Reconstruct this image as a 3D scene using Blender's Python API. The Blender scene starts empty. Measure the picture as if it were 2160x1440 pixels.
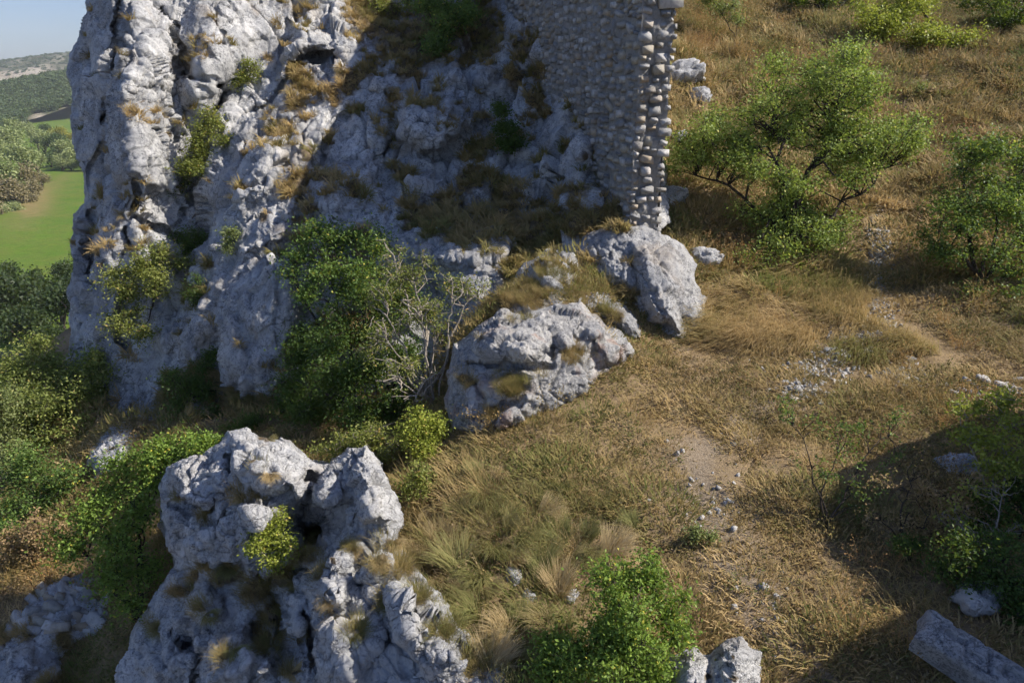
import bpy, math, random
import numpy as np
from mathutils import Vector, Matrix

# ------------------------------------------------------------------ camera, sky, sun, exposure
scene = bpy.context.scene
COL = scene.collection
TH = math.radians(21.0)
F = 1440.0
cd = bpy.data.cameras.new('camera'); cam = bpy.data.objects.new('camera', cd); COL.objects.link(cam)
cam.location = (0, 0, 0); cam.rotation_euler = (math.pi/2 - TH, 0, 0)
cd.lens = 24; cd.sensor_width = 36; cd.clip_start = 0.1; cd.clip_end = 20000
scene.camera = cam
SUN_EL, SUN_AZ = math.radians(41), math.radians(2.5)      # azimuth measured from +X towards +Y
SDIR = Vector((math.cos(SUN_EL)*math.cos(SUN_AZ), math.cos(SUN_EL)*math.sin(SUN_AZ), math.sin(SUN_EL)))
world = bpy.data.worlds.new('World'); scene.world = world; world.use_nodes = True
nt = world.node_tree; bg = nt.nodes['Background']
sky = nt.nodes.new('ShaderNodeTexSky'); sky.sky_type = 'NISHITA'; sky.sun_disc = False
sky.sun_elevation = SUN_EL; sky.sun_rotation = math.pi/2 - SUN_AZ
sky.air_density = 1.0; sky.dust_density = 1.0; sky.ozone_density = 3.0
# thin cirrus veils mixed into the sky
tc = nt.nodes.new('ShaderNodeTexCoord'); mp = nt.nodes.new('ShaderNodeMapping'); mp.inputs['Scale'].default_value = (1.2, 2.0, 9.0)
no = nt.nodes.new('ShaderNodeTexNoise'); no.inputs['Scale'].default_value = 2.2; no.inputs['Detail'].default_value = 7
rp = nt.nodes.new('ShaderNodeMapRange'); rp.inputs['From Min'].default_value = 0.40; rp.inputs['From Max'].default_value = 0.80
rp.inputs['To Max'].default_value = 0.10
mx = nt.nodes.new('ShaderNodeMix'); mx.data_type = 'RGBA'; mx.inputs['B'].default_value = (7.5, 7.8, 8.4, 1)
nt.links.new(tc.outputs['Generated'], mp.inputs['Vector']); nt.links.new(mp.outputs['Vector'], no.inputs['Vector'])
nt.links.new(no.outputs['Fac'], rp.inputs['Value']); nt.links.new(rp.outputs['Result'], mx.inputs['Factor'])
nt.links.new(sky.outputs['Color'], mx.inputs['A']); tn = nt.nodes.new('ShaderNodeMix'); tn.data_type = 'RGBA'; tn.blend_type = 'MULTIPLY'; tn.inputs['Factor'].default_value = 1.0; tn.inputs['B'].default_value = (0.90, 0.96, 1.20, 1)   # the photograph's cool white balance
nt.links.new(mx.outputs['Result'], tn.inputs['A']); nt.links.new(tn.outputs['Result'], bg.inputs['Color'])
bg.inputs['Strength'].default_value = 0.076
sd = bpy.data.lights.new('sun', 'SUN'); sun = bpy.data.objects.new('sun', sd); COL.objects.link(sun)
sd.energy = 4.8; sd.angle = math.radians(0.53); sd.color = (1.0, 0.93, 0.83)
sun.rotation_euler = SDIR.to_track_quat('Z', 'Y').to_euler(); sun.location = (20, -10, 30)
vs = scene.view_settings; vs.view_transform = 'Standard'; vs.look = 'None'; vs.gamma = 1; vs.exposure = 0.6
vs.use_curve_mapping = False
scene.cycles.max_bounces = 4; scene.cycles.diffuse_bounces = 2; scene.cycles.glossy_bounces = 1; scene.cycles.transmission_bounces = 2; scene.cycles.use_adaptive_sampling = True; scene.cycles.adaptive_threshold = 0.05
scene.cycles.volume_bounces = 0; scene.cycles.use_denoising = True

# ------------------------------------------------------------------ helpers
random.seed(5); RNG = np.random.default_rng(5)
CT, ST = math.cos(TH), math.sin(TH)
def W(px, py, D):
    """point seen at photo pixel (px,py) at depth D metres along the view axis"""
    px = np.asarray(px, float); py = np.asarray(py, float); D = np.asarray(D, float)
    u = (px-1080)/F; v = (720-py)/F
    return np.stack([u*D, D*(CT + v*ST), D*(-ST + v*CT)], -1)
def PX(P):
    P = np.asarray(P, float)
    D = P[..., 1]*CT - P[..., 2]*ST; up = P[..., 1]*ST + P[..., 2]*CT
    Ds = np.where(D > 0.05, D, 0.05)
    return 1080 + F*P[..., 0]/Ds, 720 - F*up/Ds, D
def hsh(ix, iy, iz, k=0):
    h = (ix.astype(np.uint32)*np.uint32(73856093)) ^ (iy.astype(np.uint32)*np.uint32(19349663)) ^ (iz.astype(np.uint32)*np.uint32(83492791)) ^ np.uint32((k*2654435761) & 0xffffffff)
    h ^= h >> np.uint32(16); h *= np.uint32(0x7feb352d); h ^= h >> np.uint32(15); h *= np.uint32(0x846ca68b); h ^= h >> np.uint32(16)
    return (h.astype(np.float32))*np.float32(1/4294967296.0)
def vnoise(P, scale=1.0, seed=0):
    Q = np.asarray(P, np.float32)/np.float32(scale); i = np.floor(Q); f = Q-i; i = i.astype(np.int32); f = f*f*f*(f*(f*6-15)+10)
    r = 0
    for a in (0, 1):
        wx = f[..., 0] if a else 1-f[..., 0]
        for b in (0, 1):
            wy = f[..., 1] if b else 1-f[..., 1]
            for c in (0, 1):
                wz = f[..., 2] if c else 1-f[..., 2]
                r = r + wx*wy*wz*hsh(i[..., 0]+a, i[..., 1]+b, i[..., 2]+c, seed)
    return r*2-1
def fbm(P, scale, octaves=4, seed=0, gain=0.5, ridged=False):
    r = 0; a = 1.0; s = scale
    for o in range(octaves):
        n = vnoise(P, s, seed+o*17)
        if ridged: n = 1-2*np.abs(n)
        r = r + a*n; a *= gain; s *= 0.5
    return r
def facets(P, scale, seed=0):
    """broken-rock cells: tilted planes, offsets and the distance to the joint between two cells"""
    Q = np.asarray(P, np.float32)/np.float32(scale); i0 = np.floor(Q-0.5).astype(np.int32)
    n = Q.shape[:-1]; f1 = np.full(n, 9, np.float32); f2 = np.full(n, 9, np.float32); best = np.zeros(n+(3,), np.int32); bd = np.zeros(n+(3,), np.float32)
    for a in (0, 1):
        for b in (0, 1):
            for c in (0, 1):
                cx, cy, cz = i0[..., 0]+a, i0[..., 1]+b, i0[..., 2]+c
                d = np.stack([Q[..., 0]-cx-0.15-0.7*hsh(cx, cy, cz, seed+1), Q[..., 1]-cy-0.15-0.7*hsh(cx, cy, cz, seed+2), Q[..., 2]-cz-0.15-0.7*hsh(cx, cy, cz, seed+3)], -1)
                q = (d*d).sum(-1); m = q < f1
                f2 = np.where(m, f1, np.minimum(f2, q)); f1 = np.where(m, q, f1)
                best[m] = np.stack([cx, cy, cz], -1)[m]; bd[m] = d[m]
    g = np.stack([hsh(best[..., 0], best[..., 1], best[..., 2], seed+k) for k in (5, 6, 7)], -1)*2-1
    return (bd*g).sum(-1), hsh(best[..., 0], best[..., 1], best[..., 2], seed+8)-0.5, np.sqrt(f2)-np.sqrt(f1)
def smooth(x, a, b):
    t = np.clip((x-a)/(b-a), 0, 1); return t*t*(3-2*t)
def tps(pts, vals, lam=0.0):
    pts = np.asarray(pts, float); n = len(pts)
    def ph(r2): return np.where(r2 > 1e-9, 0.5*r2*np.log(np.maximum(r2, 1e-9)), 0)
    K = ph(((pts[:, None]-pts[None])**2).sum(-1)) + lam*np.eye(n)
    Pm = np.c_[np.ones(n), pts]; A = np.zeros((n+3, n+3)); A[:n, :n] = K; A[:n, n:] = Pm; A[n:, :n] = Pm.T
    s = np.linalg.solve(A, np.r_[np.asarray(vals, float), 0, 0, 0])
    def ev(x, y):
        x = np.asarray(x, float); y = np.asarray(y, float)
        r = s[n] + s[n+1]*x + s[n+2]*y
        for k in range(n): r = r + s[k]*ph((x-pts[k, 0])**2+(y-pts[k, 1])**2)
        return r
    return ev
def polydist(poly, x, y):
    """signed distance (inside positive) to a polygon and its closest boundary point"""
    poly = np.asarray(poly, float); best = np.full(x.shape, 1e18); cx = np.zeros(x.shape); cy = np.zeros(x.shape); ins = np.zeros(x.shape, bool)
    for k in range(len(poly)):
        ax, ay = poly[k]; bx, by = poly[(k+1) % len(poly)]; dx, dy = bx-ax, by-ay
        t = np.clip(((x-ax)*dx+(y-ay)*dy)/(dx*dx+dy*dy+1e-9), 0, 1); qx, qy = ax+t*dx, ay+t*dy; q = (x-qx)**2+(y-qy)**2
        m = q < best; best[m] = q[m]; cx[m] = qx[m]; cy[m] = qy[m]
        c = ((ay > y) != (by > y))
        if abs(dy) > 1e-9: ins ^= c & (x < dx*(y-ay)/dy+ax)
    d = np.sqrt(best); return np.where(ins, d, -d), cx, cy
def linedist(line, x, y):
    best = np.full(x.shape, 1e18)
    for k in range(len(line)-1):
        ax, ay = line[k]; bx, by = line[k+1]; dx, dy = bx-ax, by-ay
        t = np.clip(((x-ax)*dx+(y-ay)*dy)/(dx*dx+dy*dy+1e-9), 0, 1)
        best = np.minimum(best, (x-ax-t*dx)**2+(y-ay-t*dy)**2)
    return np.sqrt(best)
def mesh_np(name, V, faces, attrs=None, smooth_shade=False):
    """faces: list of (n,k) index arrays"""
    me = bpy.data.meshes.new(name); V = np.ascontiguousarray(V, np.float32)
    if not isinstance(faces, (list, tuple)): faces = [faces]
    faces = [np.asarray(f, np.int32) for f in faces if len(f)]
    me.vertices.add(len(V)); me.vertices.foreach_set('co', V.ravel())
    li = np.concatenate([f.ravel() for f in faces]); st = []; o = 0
    for f in faces:
        st.append(o+np.arange(len(f), dtype=np.int32)*f.shape[1]); o += f.size
    st = np.concatenate(st)
    me.loops.add(len(li)); me.loops.foreach_set('vertex_index', li)
    me.polygons.add(len(st)); me.polygons.foreach_set('loop_start', st)
    if smooth_shade: me.polygons.foreach_set('use_smooth', np.ones(len(st), bool))
    for k, v in (attrs or {}).items():
        v = np.asarray(v, np.float32)
        a = me.attributes.new(k, 'FLOAT' if v.ndim == 1 else 'FLOAT_VECTOR', 'POINT')
        a.data.foreach_set('value' if v.ndim == 1 else 'vector', v.ravel())
    me.update(calc_edges=True); me.validate()
    return me
def link(name, me, mat=None, parent=None):
    o = bpy.data.objects.new(name, me); COL.objects.link(o)
    if mat is not None and me is not None and not me.materials: me.materials.append(mat)
    if parent is not None: o.parent = parent
    return o
def tag(o, label, cat, group=None, kind=None):
    o['label'] = label; o['category'] = cat
    if group: o['group'] = group
    if kind: o['kind'] = kind
    return o
ORD = ['first', 'second', 'third', 'fourth', 'fifth', 'sixth', 'seventh', 'eighth', 'ninth', 'tenth', 'eleventh', 'twelfth']
def ordinal_labels(items, fmt, rows=1):
    """items: (object, photo x, photo y); every one gets its row and its place in the row"""
    it = sorted(items, key=lambda t: t[2]); n = len(it); rn = {1: [''], 2: ['upper row', 'lower row'], 3: ['upper row', 'middle row', 'lower row'], 4: ['top row', 'second row', 'third row', 'bottom row'], 5: ['top row', 'second row', 'middle row', 'fourth row', 'bottom row']}[rows]
    for k in range(rows):
        row = sorted(it[k*n//rows:(k+1)*n//rows], key=lambda t: t[1])
        for i, t in enumerate(row): t[0]['label'] = fmt.format(ord=ORD[i], row=rn[k])
def empty(name, loc):
    o = bpy.data.objects.new(name, None); COL.objects.link(o); o.location = tuple(loc); o.empty_display_size = 0.2
    return o

# ------------------------------------------------------------------ materials
class NB:
    def __init__(s, name):
        s.m = bpy.data.materials.new(name); s.m.use_nodes = True; s.t = s.m.node_tree
        s.b = s.t.nodes['Principled BSDF']; s.b.inputs['Roughness'].default_value = 0.95
        if 'Specular IOR Level' in s.b.inputs: s.b.inputs['Specular IOR Level'].default_value = 0.15
    def n(s, typ, **kw):
        x = s.t.nodes.new(typ)
        for k, v in kw.items():
            if hasattr(x, k): setattr(x, k, v)
            else: x.inputs[k.replace('_', ' ')].default_value = v
        return x
    def l(s, a, b): s.t.links.new(a, b)
    def noise(s, vec, scale, detail=5, rough=0.55, lo=0.35, hi=0.65):
        a = s.n('ShaderNodeTexNoise', Scale=scale, Detail=detail, Roughness=rough)
        if vec is not None: s.l(vec, a.inputs['Vector'])
        r = s.n('ShaderNodeMapRange', From_Min=lo, From_Max=hi); s.l(a.outputs['Fac'], r.inputs['Value'])
        return r.outputs['Result']
    def mix(s, fac, a, b):
        x = s.n('ShaderNodeMix'); x.data_type = 'RGBA'
        for nm, v in (('Factor', fac), ('A', a), ('B', b)):
            if hasattr(v, 'is_linked') or hasattr(v, 'links'): s.l(v, x.inputs[nm])
            elif nm == 'Factor': x.inputs[nm].default_value = v
            else: x.inputs[nm].default_value = (*v, 1)
        return x.outputs['Result']
    def math(s, op, a, b=None):
        x = s.n('ShaderNodeMath'); x.operation = op
        for i, v in enumerate((a, b)):
            if v is None: continue
            if hasattr(v, 'links'): s.l(v, x.inputs[i])
            else: x.inputs[i].default_value = v
        return x.outputs[0]
    def attr(s, name, typ='GEOMETRY'):
        x = s.n('ShaderNodeAttribute'); x.attribute_name = name; x.attribute_type = typ
        return x
    def bump(s, h, strength=0.5, dist=0.02):
        x = s.n('ShaderNodeBump', Strength=strength, Distance=dist); s.l(h, x.inputs['Height']); s.l(x.outputs['Normal'], s.b.inputs['Normal'])
def rock_mat(name, light=(0.61, 0.60, 0.58), dark=(0.37, 0.368, 0.365), speck=(0.12, 0.125, 0.135), stain=(0.33, 0.25, 0.16), soilc=(0.12, 0.09, 0.06), k=1.0, stain_amt=0.5):
    b = NB(name); g = b.n('ShaderNodeNewGeometry').outputs['Position']
    c = b.mix(b.noise(g, 0.9*k, 6, 0.6, 0.36, 0.62), light, dark)
    lich = b.noise(g, 0.75*k, 4, 0.6, 0.36, 0.60)                                              # where lichen has taken hold
    c = b.mix(b.math('MULTIPLY', b.noise(g, 7*k, 5, 0.75, 0.50, 0.66), b.math('MULTIPLY', lich, 0.85)), c, speck)
    c = b.mix(b.math('MULTIPLY', b.noise(g, 17*k, 4, 0.7, 0.53, 0.62), b.math('ADD', b.math('MULTIPLY', lich, 0.55), 0.22)), c, speck)
    c = b.mix(b.math('MULTIPLY', b.noise(g, 0.55*k, 4, 0.5, 0.58, 0.72), stain_amt), c, stain)
    st_ = b.n('ShaderNodeMapping'); st_.inputs['Scale'].default_value = (1.6, 1.6, 0.22); b.l(g, st_.inputs['Vector'])                 # water streaks and lichen patches
    c = b.mix(b.math('MULTIPLY', b.noise(st_.outputs['Vector'], 1.5*k, 5, 0.65, 0.54, 0.70), 0.55), c, (0.20, 0.20, 0.205))
    c = b.mix(b.math('MULTIPLY', b.noise(st_.outputs['Vector'], 0.8*k, 4, 0.6, 0.60, 0.74), stain_amt), c, stain)
    wv = b.n('ShaderNodeTexNoise', Scale=3*k, Detail=3); b.l(g, wv.inputs['Vector']); wm = b.n('ShaderNodeVectorMath'); wm.operation = 'MULTIPLY_ADD'; wm.inputs[1].default_value = (0.35, 0.35, 0.35); b.l(wv.outputs['Color'], wm.inputs[0]); b.l(g, wm.inputs[2])
    hts = None
    for vs_, wd_, am_ in ((2.6*k, 0.05, 0.65), (7.5*k, 0.07, 0.5)):                                  # hairline joints in the rock
        vo = b.n('ShaderNodeTexVoronoi', Scale=vs_); vo.feature = 'DISTANCE_TO_EDGE'; b.l(wm.outputs[0], vo.inputs['Vector'])
        ed = b.n('ShaderNodeMapRange', From_Min=0.0, From_Max=wd_, To_Min=1.0, To_Max=0.0); b.l(vo.outputs['Distance'], ed.inputs['Value'])
        msk = b.math('MULTIPLY', ed.outputs['Result'], b.noise(g, 1.3*vs_*0.35, 3, 0.6, 0.45, 0.62)); c = b.mix(b.math('MULTIPLY', msk, am_), c, (0.10, 0.10, 0.105)); hts = msk if hts is None else b.math('ADD', hts, msk)
    so = b.attr('soil'); nz = b.noise(g, 5, 5, 0.65, 0.3, 0.7)
    sm = b.n('ShaderNodeMapRange', From_Min=0.35, From_Max=0.75)
    b.l(b.math('ADD', so.outputs['Fac'], b.math('MULTIPLY', b.math('SUBTRACT', nz, 0.5), 0.5)), sm.inputs['Value'])
    sc = b.mix(b.noise(g, 9, 5, 0.6, 0.35, 0.65), soilc, (0.21, 0.165, 0.105))
    c = b.mix(sm.outputs['Result'], c, sc); b.l(c, b.b.inputs['Base Color'])
    b.bump(b.math('SUBTRACT', b.noise(g, 22*k, 6, 0.78, 0.2, 0.8), b.math('MULTIPLY', hts, 0.8)), 0.85, 0.03)
    return b.m
M = {}
M['rock'] = rock_mat('limestone')
M['boulder'] = rock_mat('limestone_weathered', (0.66, 0.65, 0.63), (0.48, 0.48, 0.48), k=1.5, stain_amt=0.35)
M['boulder_rust'] = rock_mat('limestone_rust', (0.55, 0.53, 0.50), (0.37, 0.365, 0.36), stain=(0.27, 0.13, 0.07), k=1.5, stain_amt=0.8)
M['boulder_grey'] = rock_mat('limestone_grey', (0.52, 0.51, 0.495), (0.35, 0.35, 0.35), k=1.5, stain_amt=0.4)
def ground_mat():
    b = NB('dry_soil'); g = b.n('ShaderNodeNewGeometry').outputs['Position']
    c = b.mix(b.noise(g, 0.7, 6, 0.6), (0.27, 0.195, 0.115), (0.17, 0.12, 0.07))
    c = b.mix(b.math('MULTIPLY', b.noise(g, 14, 6, 0.7, 0.42, 0.62), 0.7), c, (0.34, 0.25, 0.13))
    c = b.mix(b.math('MULTIPLY', b.noise(g, 2.2, 5, 0.7, 0.56, 0.7), 0.6), c, (0.13, 0.125, 0.045))
    pa = b.attr('path'); c2 = b.mix(b.noise(g, 18, 5, 0.7, 0.4, 0.6), (0.345, 0.275, 0.195), (0.235, 0.18, 0.12))
    c = b.mix(pa.outputs['Fac'], c, c2)
    b.l(c, b.b.inputs['Base Color']); b.bump(b.noise(g, 22, 6, 0.7, 0.2, 0.8), 0.8, 0.03)
    return b.m
M['ground'] = ground_mat()
# ------------------------------------------------------------------ terrain: one height field for the meadow, the hillside and the drop to the valley
GC = [(1300,1440,7.0),(1700,1440,6.7),(2150,1440,6.4),(1050,1440,7.15),(1100,1100,8.9),(1500,1100,8.9),(1900,1100,8.8),(2160,1100,8.6),
 (1000,920,10.9),(1300,900,10.95),(1600,900,10.9),(2000,900,10.7),(1400,740,13.2),(1650,740,13.1),(1900,740,12.9),(2160,740,12.5),
 (1520,640,14.8),(1850,600,15.8),(2100,600,15.3),(1850,500,18.4),(2100,450,18.5),(1550,450,18.6),(1460,300,21.3),
 (1460,200,24),(1700,200,25),(2000,250,23.5),(1500,80,29),(1800,80,30),(2100,80,29.5),(1450,0,33),(1800,0,35),(2150,0,34),
 (1150,625,13.5),(1270,620,13.7),(1050,635,13.7),(960,680,14.0),(1200,560,15.2),(900,950,11.6),(760,900,13.6),(650,880,14.6),(450,850,16.3),(340,800,17.8),(290,900,16.6),
 (250,1010,15),(150,1150,14.2),(60,1200,13.8),(0,1290,12.9),(200,1260,12.9),(600,1100,11.2),(450,1250,11.4),(700,1350,9.0),(850,1250,8.25),(300,1400,11.6),(520,1000,12.2),
 (780,1100,9.9),(100,900,20),(0,800,26),(560,720,18.2),(760,560,18.6),(900,400,21.2),(1100,300,22),(900,50,26.5),(700,350,22),(1200,200,22.5),(1300,300,20.5),(1320,520,16.6)]
gp = [tuple(W(*c)) for c in GC]
gp += [(-26,18,-19),(-26,4,-21),(-42,18,-42),(-42,-5,-42),(-42,45,-42),(-22,34,-18),(-14,28,-8),(-12,24,-5.5),(-22,50,-22),(-6,36,3),(-5,50,5),(0,0,-6.4),(8,-6,-6.2),(-9,0,-12),(-14,6,-14),
       (15,5,-4.2),(20,15,-2.2),(26,30,3),(15,45,7.2),(5,44,7),(32,45,9),(34,12,2),(30,-6,-3),(40,30,6)]
gp = np.array(gp)
Zt = tps(gp[:, :2], gp[:, 2], 0.15)
def axis(a, b, lo, hi, d):
    core = np.arange(lo, hi+1e-6, d); L = [lo]; s = d
    while L[-1] > a: s *= 1.12; L.append(L[-1]-s)
    R = [hi]; s = d
    while R[-1] < b: s *= 1.12; R.append(R[-1]+s)
    return np.r_[np.array(L[1:])[::-1], core, np.array(R[1:])]
TX = axis(-45, 42, -11, 16, 0.11); TY = axis(-6, 52, 4, 22, 0.11)
TXg, TYg = np.meshgrid(TX, TY); TZ = Zt(TXg, TYg)
TP = np.stack([TXg, TYg, TZ], -1)
TZ = TZ + 0.11*fbm(TP, 2.2, 3, 3) + 0.05*fbm(TP, 0.6, 3, 9) + (0.16*fbm(TP, 1.3, 3, 13))*smooth(TYg, 13.5, 18)*smooth(TXg, 1.5, 4)
TZ = np.maximum(TZ, -43 + 0*TZ)
def ground_z(x, y):
    x = np.asarray(x, float); y = np.asarray(y, float)
    i = np.clip(np.searchsorted(TX, x)-1, 0, len(TX)-2); j = np.clip(np.searchsorted(TY, y)-1, 0, len(TY)-2)
    a = np.clip((x-TX[i])/(TX[i+1]-TX[i]), 0, 1); b = np.clip((y-TY[j])/(TY[j+1]-TY[j]), 0, 1)
    return (TZ[j, i]*(1-a)+TZ[j, i+1]*a)*(1-b)+(TZ[j+1, i]*(1-a)+TZ[j+1, i+1]*a)*b
def on_ground(px, py, lo=5.0, hi=60.0, n=1100):
    """where the view ray through a photo pixel meets the terrain"""
    ds = np.linspace(lo, hi, n); P = W(np.full(ds.shape, px), np.full(ds.shape, py), ds)
    under = P[:, 2] < ground_z(P[:, 0], P[:, 1])
    k = int(np.argmax(under)) if under.any() else len(ds)-1
    return Vector((P[k, 0], P[k, 1], float(ground_z(P[k, 0], P[k, 1])))), ds[k]

# ------------------------------------------------------------------ relief rocks: traced outlines, each with its own distance, thickness and broken surface
def relief(name, outline, ctrl, chunks=(), cracks=(), holes=(), grass=(), step=2.0, edge=0.0, edge_w=40.0, back=3.0, skirt=44, disp=1.0, fs=(0.9, 0.34, 0.12), fa=(0.13, 0.055, 0.02),
           squash=(1, 1, 1), bed=(0.0, 1.0), rough=9.0, seed=0, mat='rock', up_soil=0.0, lam=0.0, crackw=1.0):
    ol = np.array(outline, float); m = skirt+4
    xs = np.arange(ol[:, 0].min()-m, ol[:, 0].max()+m, step); ys = np.arange(ol[:, 1].min()-m, ol[:, 1].max()+m, step)
    x, y = np.meshgrid(xs, ys); sh = x.shape
    q = np.stack([x, y, 0*x+seed*7.3], -1)
    wx = x + rough*fbm(q, 70, 4, seed+31, 0.6); wy = y + rough*fbm(q, 70, 4, seed+57, 0.6)
    d, cx, cy = polydist(ol, wx, wy)
    out = d < 0
    gx = np.where(out, x+(cx-wx), x); gy = np.where(out, y+(cy-wy), y)
    c = np.array(ctrl, float); D = tps(c[:, :2]/100, c[:, 2], lam)(gx/100, gy/100)
    if edge: D = D - edge*(np.sqrt(np.maximum(0, 1-(1-np.clip(d/edge_w, 0, 1))**2)) - 1)*1.0
    rc = random.Random(seed+5)
    for poly, amt, w in chunks:
        dd, _, _ = polydist(poly, wx, wy); pc = np.mean(poly, 0); ps = np.ptp(np.array(poly, float), axis=0).max()/2
        D = D + amt*np.clip(dd/w, 0, 1)*(rc.uniform(0.1, 0.6)*np.clip((wx-pc[0])/ps, -1, 1)+rc.uniform(-0.5, 0.0)*np.clip((wy-pc[1])/ps, -1, 1))
        D = D - amt*np.clip(dd/w, 0, 1)**0.75*(1+0.25*fbm(q, 45, 3, seed+len(poly)))
    for line, amt, w in cracks:
        D = D + amt*np.exp(-(linedist(line, wx, wy)/w)**2)
    for hx, hy, rx, ry, amt in holes:
        D = D + amt*np.exp(-(((wx-hx)/rx)**2+((wy-hy)/ry)**2)**1.5)
    D = np.where(out, D+np.minimum(-d, skirt)/skirt*back, D)
    P = W(gx, gy, D)
    gu = np.gradient(P, axis=1); gv = np.gradient(P, axis=0)
    # blur the frame a little so that the displacement does not fold
    N = np.cross(gv, gu); N /= np.linalg.norm(N, axis=-1, keepdims=True)+1e-9
    for _ in range(3):
        N[1:-1, 1:-1] = (N[1:-1, 1:-1]+N[:-2, 1:-1]+N[2:, 1:-1]+N[1:-1, :-2]+N[1:-1, 2:])/5
    N /= np.linalg.norm(N, axis=-1, keepdims=True)+1e-9
    Q = P*np.array(squash) + np.stack([fbm(P, 0.8, 3, seed+2), fbm(P, 0.8, 3, seed+4), fbm(P, 0.8, 3, seed+6)], -1)*0.07
    h = 0.07*fbm(P, 1.8, 3, seed+8)
    bn = np.array([0.80, 0.25, -0.55])
    if bed[0]:                                                       # bedding: each bed ends in a sharp step
        for am_, ln_, sd_ in ((bed[0], bed[1], 1), (bed[0]*0.4, bed[1]*0.31, 5)):
            u_ = (P@bn)/ln_+0.55*fbm(P, 2.4*ln_, 3, seed+sd_)+0.08*fbm(P, 0.3, 3, seed+sd_+3); fr = u_-np.floor(u_); amv = 0.45+0.55*vnoise(P, 1.9, seed+sd_+9)
            h = h + am_*amv*(fr-0.5-smooth(fr, 0.90, 1.0))
    for s_, a_, k_ in zip(fs, fa, (0, 1, 2)):
        t, off, e = facets(Q, s_, seed+11+k_*23)
        h = h + a_*(1.4*t+0.25*off) - crackw*a_*0.8*np.exp(-(e/0.06)**2)*smooth(vnoise(P, s_*1.7, seed+77+k_), -0.1, 0.5)
    h = h + 0.011*fbm(P, 0.15, 4, seed+91, 0.7, True) - 0.02*smooth(vnoise(P, 0.10, seed+93), 0.5, 0.8)*smooth(vnoise(P, 0.6, seed+94), -.1, .4)
    P = P + N*(h*disp*(0.25+0.75*smooth(d, -6, 16)))[..., None]
    gu = np.gradient(P, axis=1); gv = np.gradient(P, axis=0); N2 = np.cross(gv, gu); N2 /= np.linalg.norm(N2, axis=-1, keepdims=True)+1e-9
    soil = np.zeros(sh)
    for g in grass:
        gxx, gyy, r = g[:3]; e2 = g[3] if len(g) > 3 else 1.0
        soil = np.maximum(soil, 1.15*np.exp(-(((wx-gxx)/(r*e2))**2+((wy-gyy)/r)**2)*0.8))
    if up_soil: soil = np.maximum(soil, up_soil*smooth(N2[..., 2], 0.55, 0.85)*smooth(fbm(P, 0.9, 3, seed+40), -0.3, 0.5))
    idx = np.arange(x.size).reshape(sh); quads = np.stack([idx[:-1, :-1], idx[1:, :-1], idx[1:, 1:], idx[:-1, 1:]], -1).reshape(-1, 4)
    keep = (d > -skirt).ravel(); quads = quads[keep[quads].all(1)]
    used = np.zeros(x.size, bool); used[quads] = True; remap = np.cumsum(used)-1
    me = mesh_np(name, P.reshape(-1, 3)[used], remap[quads], {'soil': soil.ravel()[used]})
    o = link(name, me, M[mat])
    return o, dict(P=P, N=N2, soil=soil, d=d, x=x, y=y)

# --- the main cliff
CL_OUT = [(182,-60),(178,0),(166,60),(160,110),(152,180),(154,240),(163,290),(176,330),(190,365),(180,410),(160,450),(154,520),(160,600),(154,670),(148,760),(160,860),(260,900),(420,900),(560,870),(700,880),(900,800),(1000,680),(1090,600),(1200,560),(1330,560),(1420,480),(1390,300),(1340,100),(1280,-60)]
CL_CTRL = [(160,-60,24),(160,0,23.2),(220,0,21.6),(262,0,20.5),(310,0,21.0),(365,0,22.1),(425,0,21.6),(500,0,22.4),(620,0,23.7),(740,0,24.8),(700,-60,25),(900,-60,27),
 (160,120,22.6),(215,120,21.0),(258,130,20.0),(310,130,20.5),(372,140,21.6),(420,140,21.0),(500,130,21.8),(580,130,22.9),(160,250,21.9),(215,250,20.6),(268,250,19.5),(320,260,20.1),(378,280,21.1),(430,260,21.2),(500,200,21.9),
 (160,400,21.6),(220,390,20.3),(285,380,19.4),(345,390,20.3),(160,480,21.2),(230,480,19.9),(300,480,19.6),(350,470,20.3),(400,480,20.6),(155,700,20.7),(230,700,19.5),(320,700,19.6),(300,860,18.6),(160,860,20.5),(400,560,19.3),(360,700,18.6),
 (720,120,22.0),(620,190,21.3),(650,140,22.2),(560,250,20.9),(560,330,19.0),(540,430,18.3),(490,420,18.9),(450,470,19.5),(640,300,20.0),(690,220,21.0),
 (430,600,18.3),(400,740,18.0),(500,620,16.9),(550,700,16.2),(620,600,16.2),(650,540,16.9),(560,500,17.4),(600,450,18.0),(560,840,15.7),(460,790,16.9),(650,760,15.7),(700,860,15.2),(430,860,17.4),
 (700,480,17.9),(740,400,18.7),(700,350,19.5),(800,400,18.6),(760,260,20.2),(810,210,20.9),(890,240,20.0),(960,250,20.0),(1020,260,20.4),(900,330,19.4),(900,380,18.9),(960,170,21.6),
 (1000,120,22.6),(900,100,23.4),(820,60,24.2),(1050,50,23.6),(1000,0,25),(1000,420,18.4),(940,460,17.6),(1060,320,19.6),(1100,370,18.6),(1120,260,20),(1160,180,20.3),(1212,120,18.9),(1165,95,20.2),(1110,55,21.6),
 (1235,200,18.6),(1240,300,17.7),(1265,400,16.8),(1200,380,17.7),(1160,440,17.2),(1100,480,16.8),(950,520,16.1),(830,530,16.4),(1050,560,15.4),(1200,480,16.3),(1300,470,15.9),(1330,560,15.6),
 (1300,250,19.4),(1380,250,20),(1330,100,21),(1185,30,21.6),(1250,0,22.8),(1400,480,16.6),(900,620,15.9),(800,700,15.6)]
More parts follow.
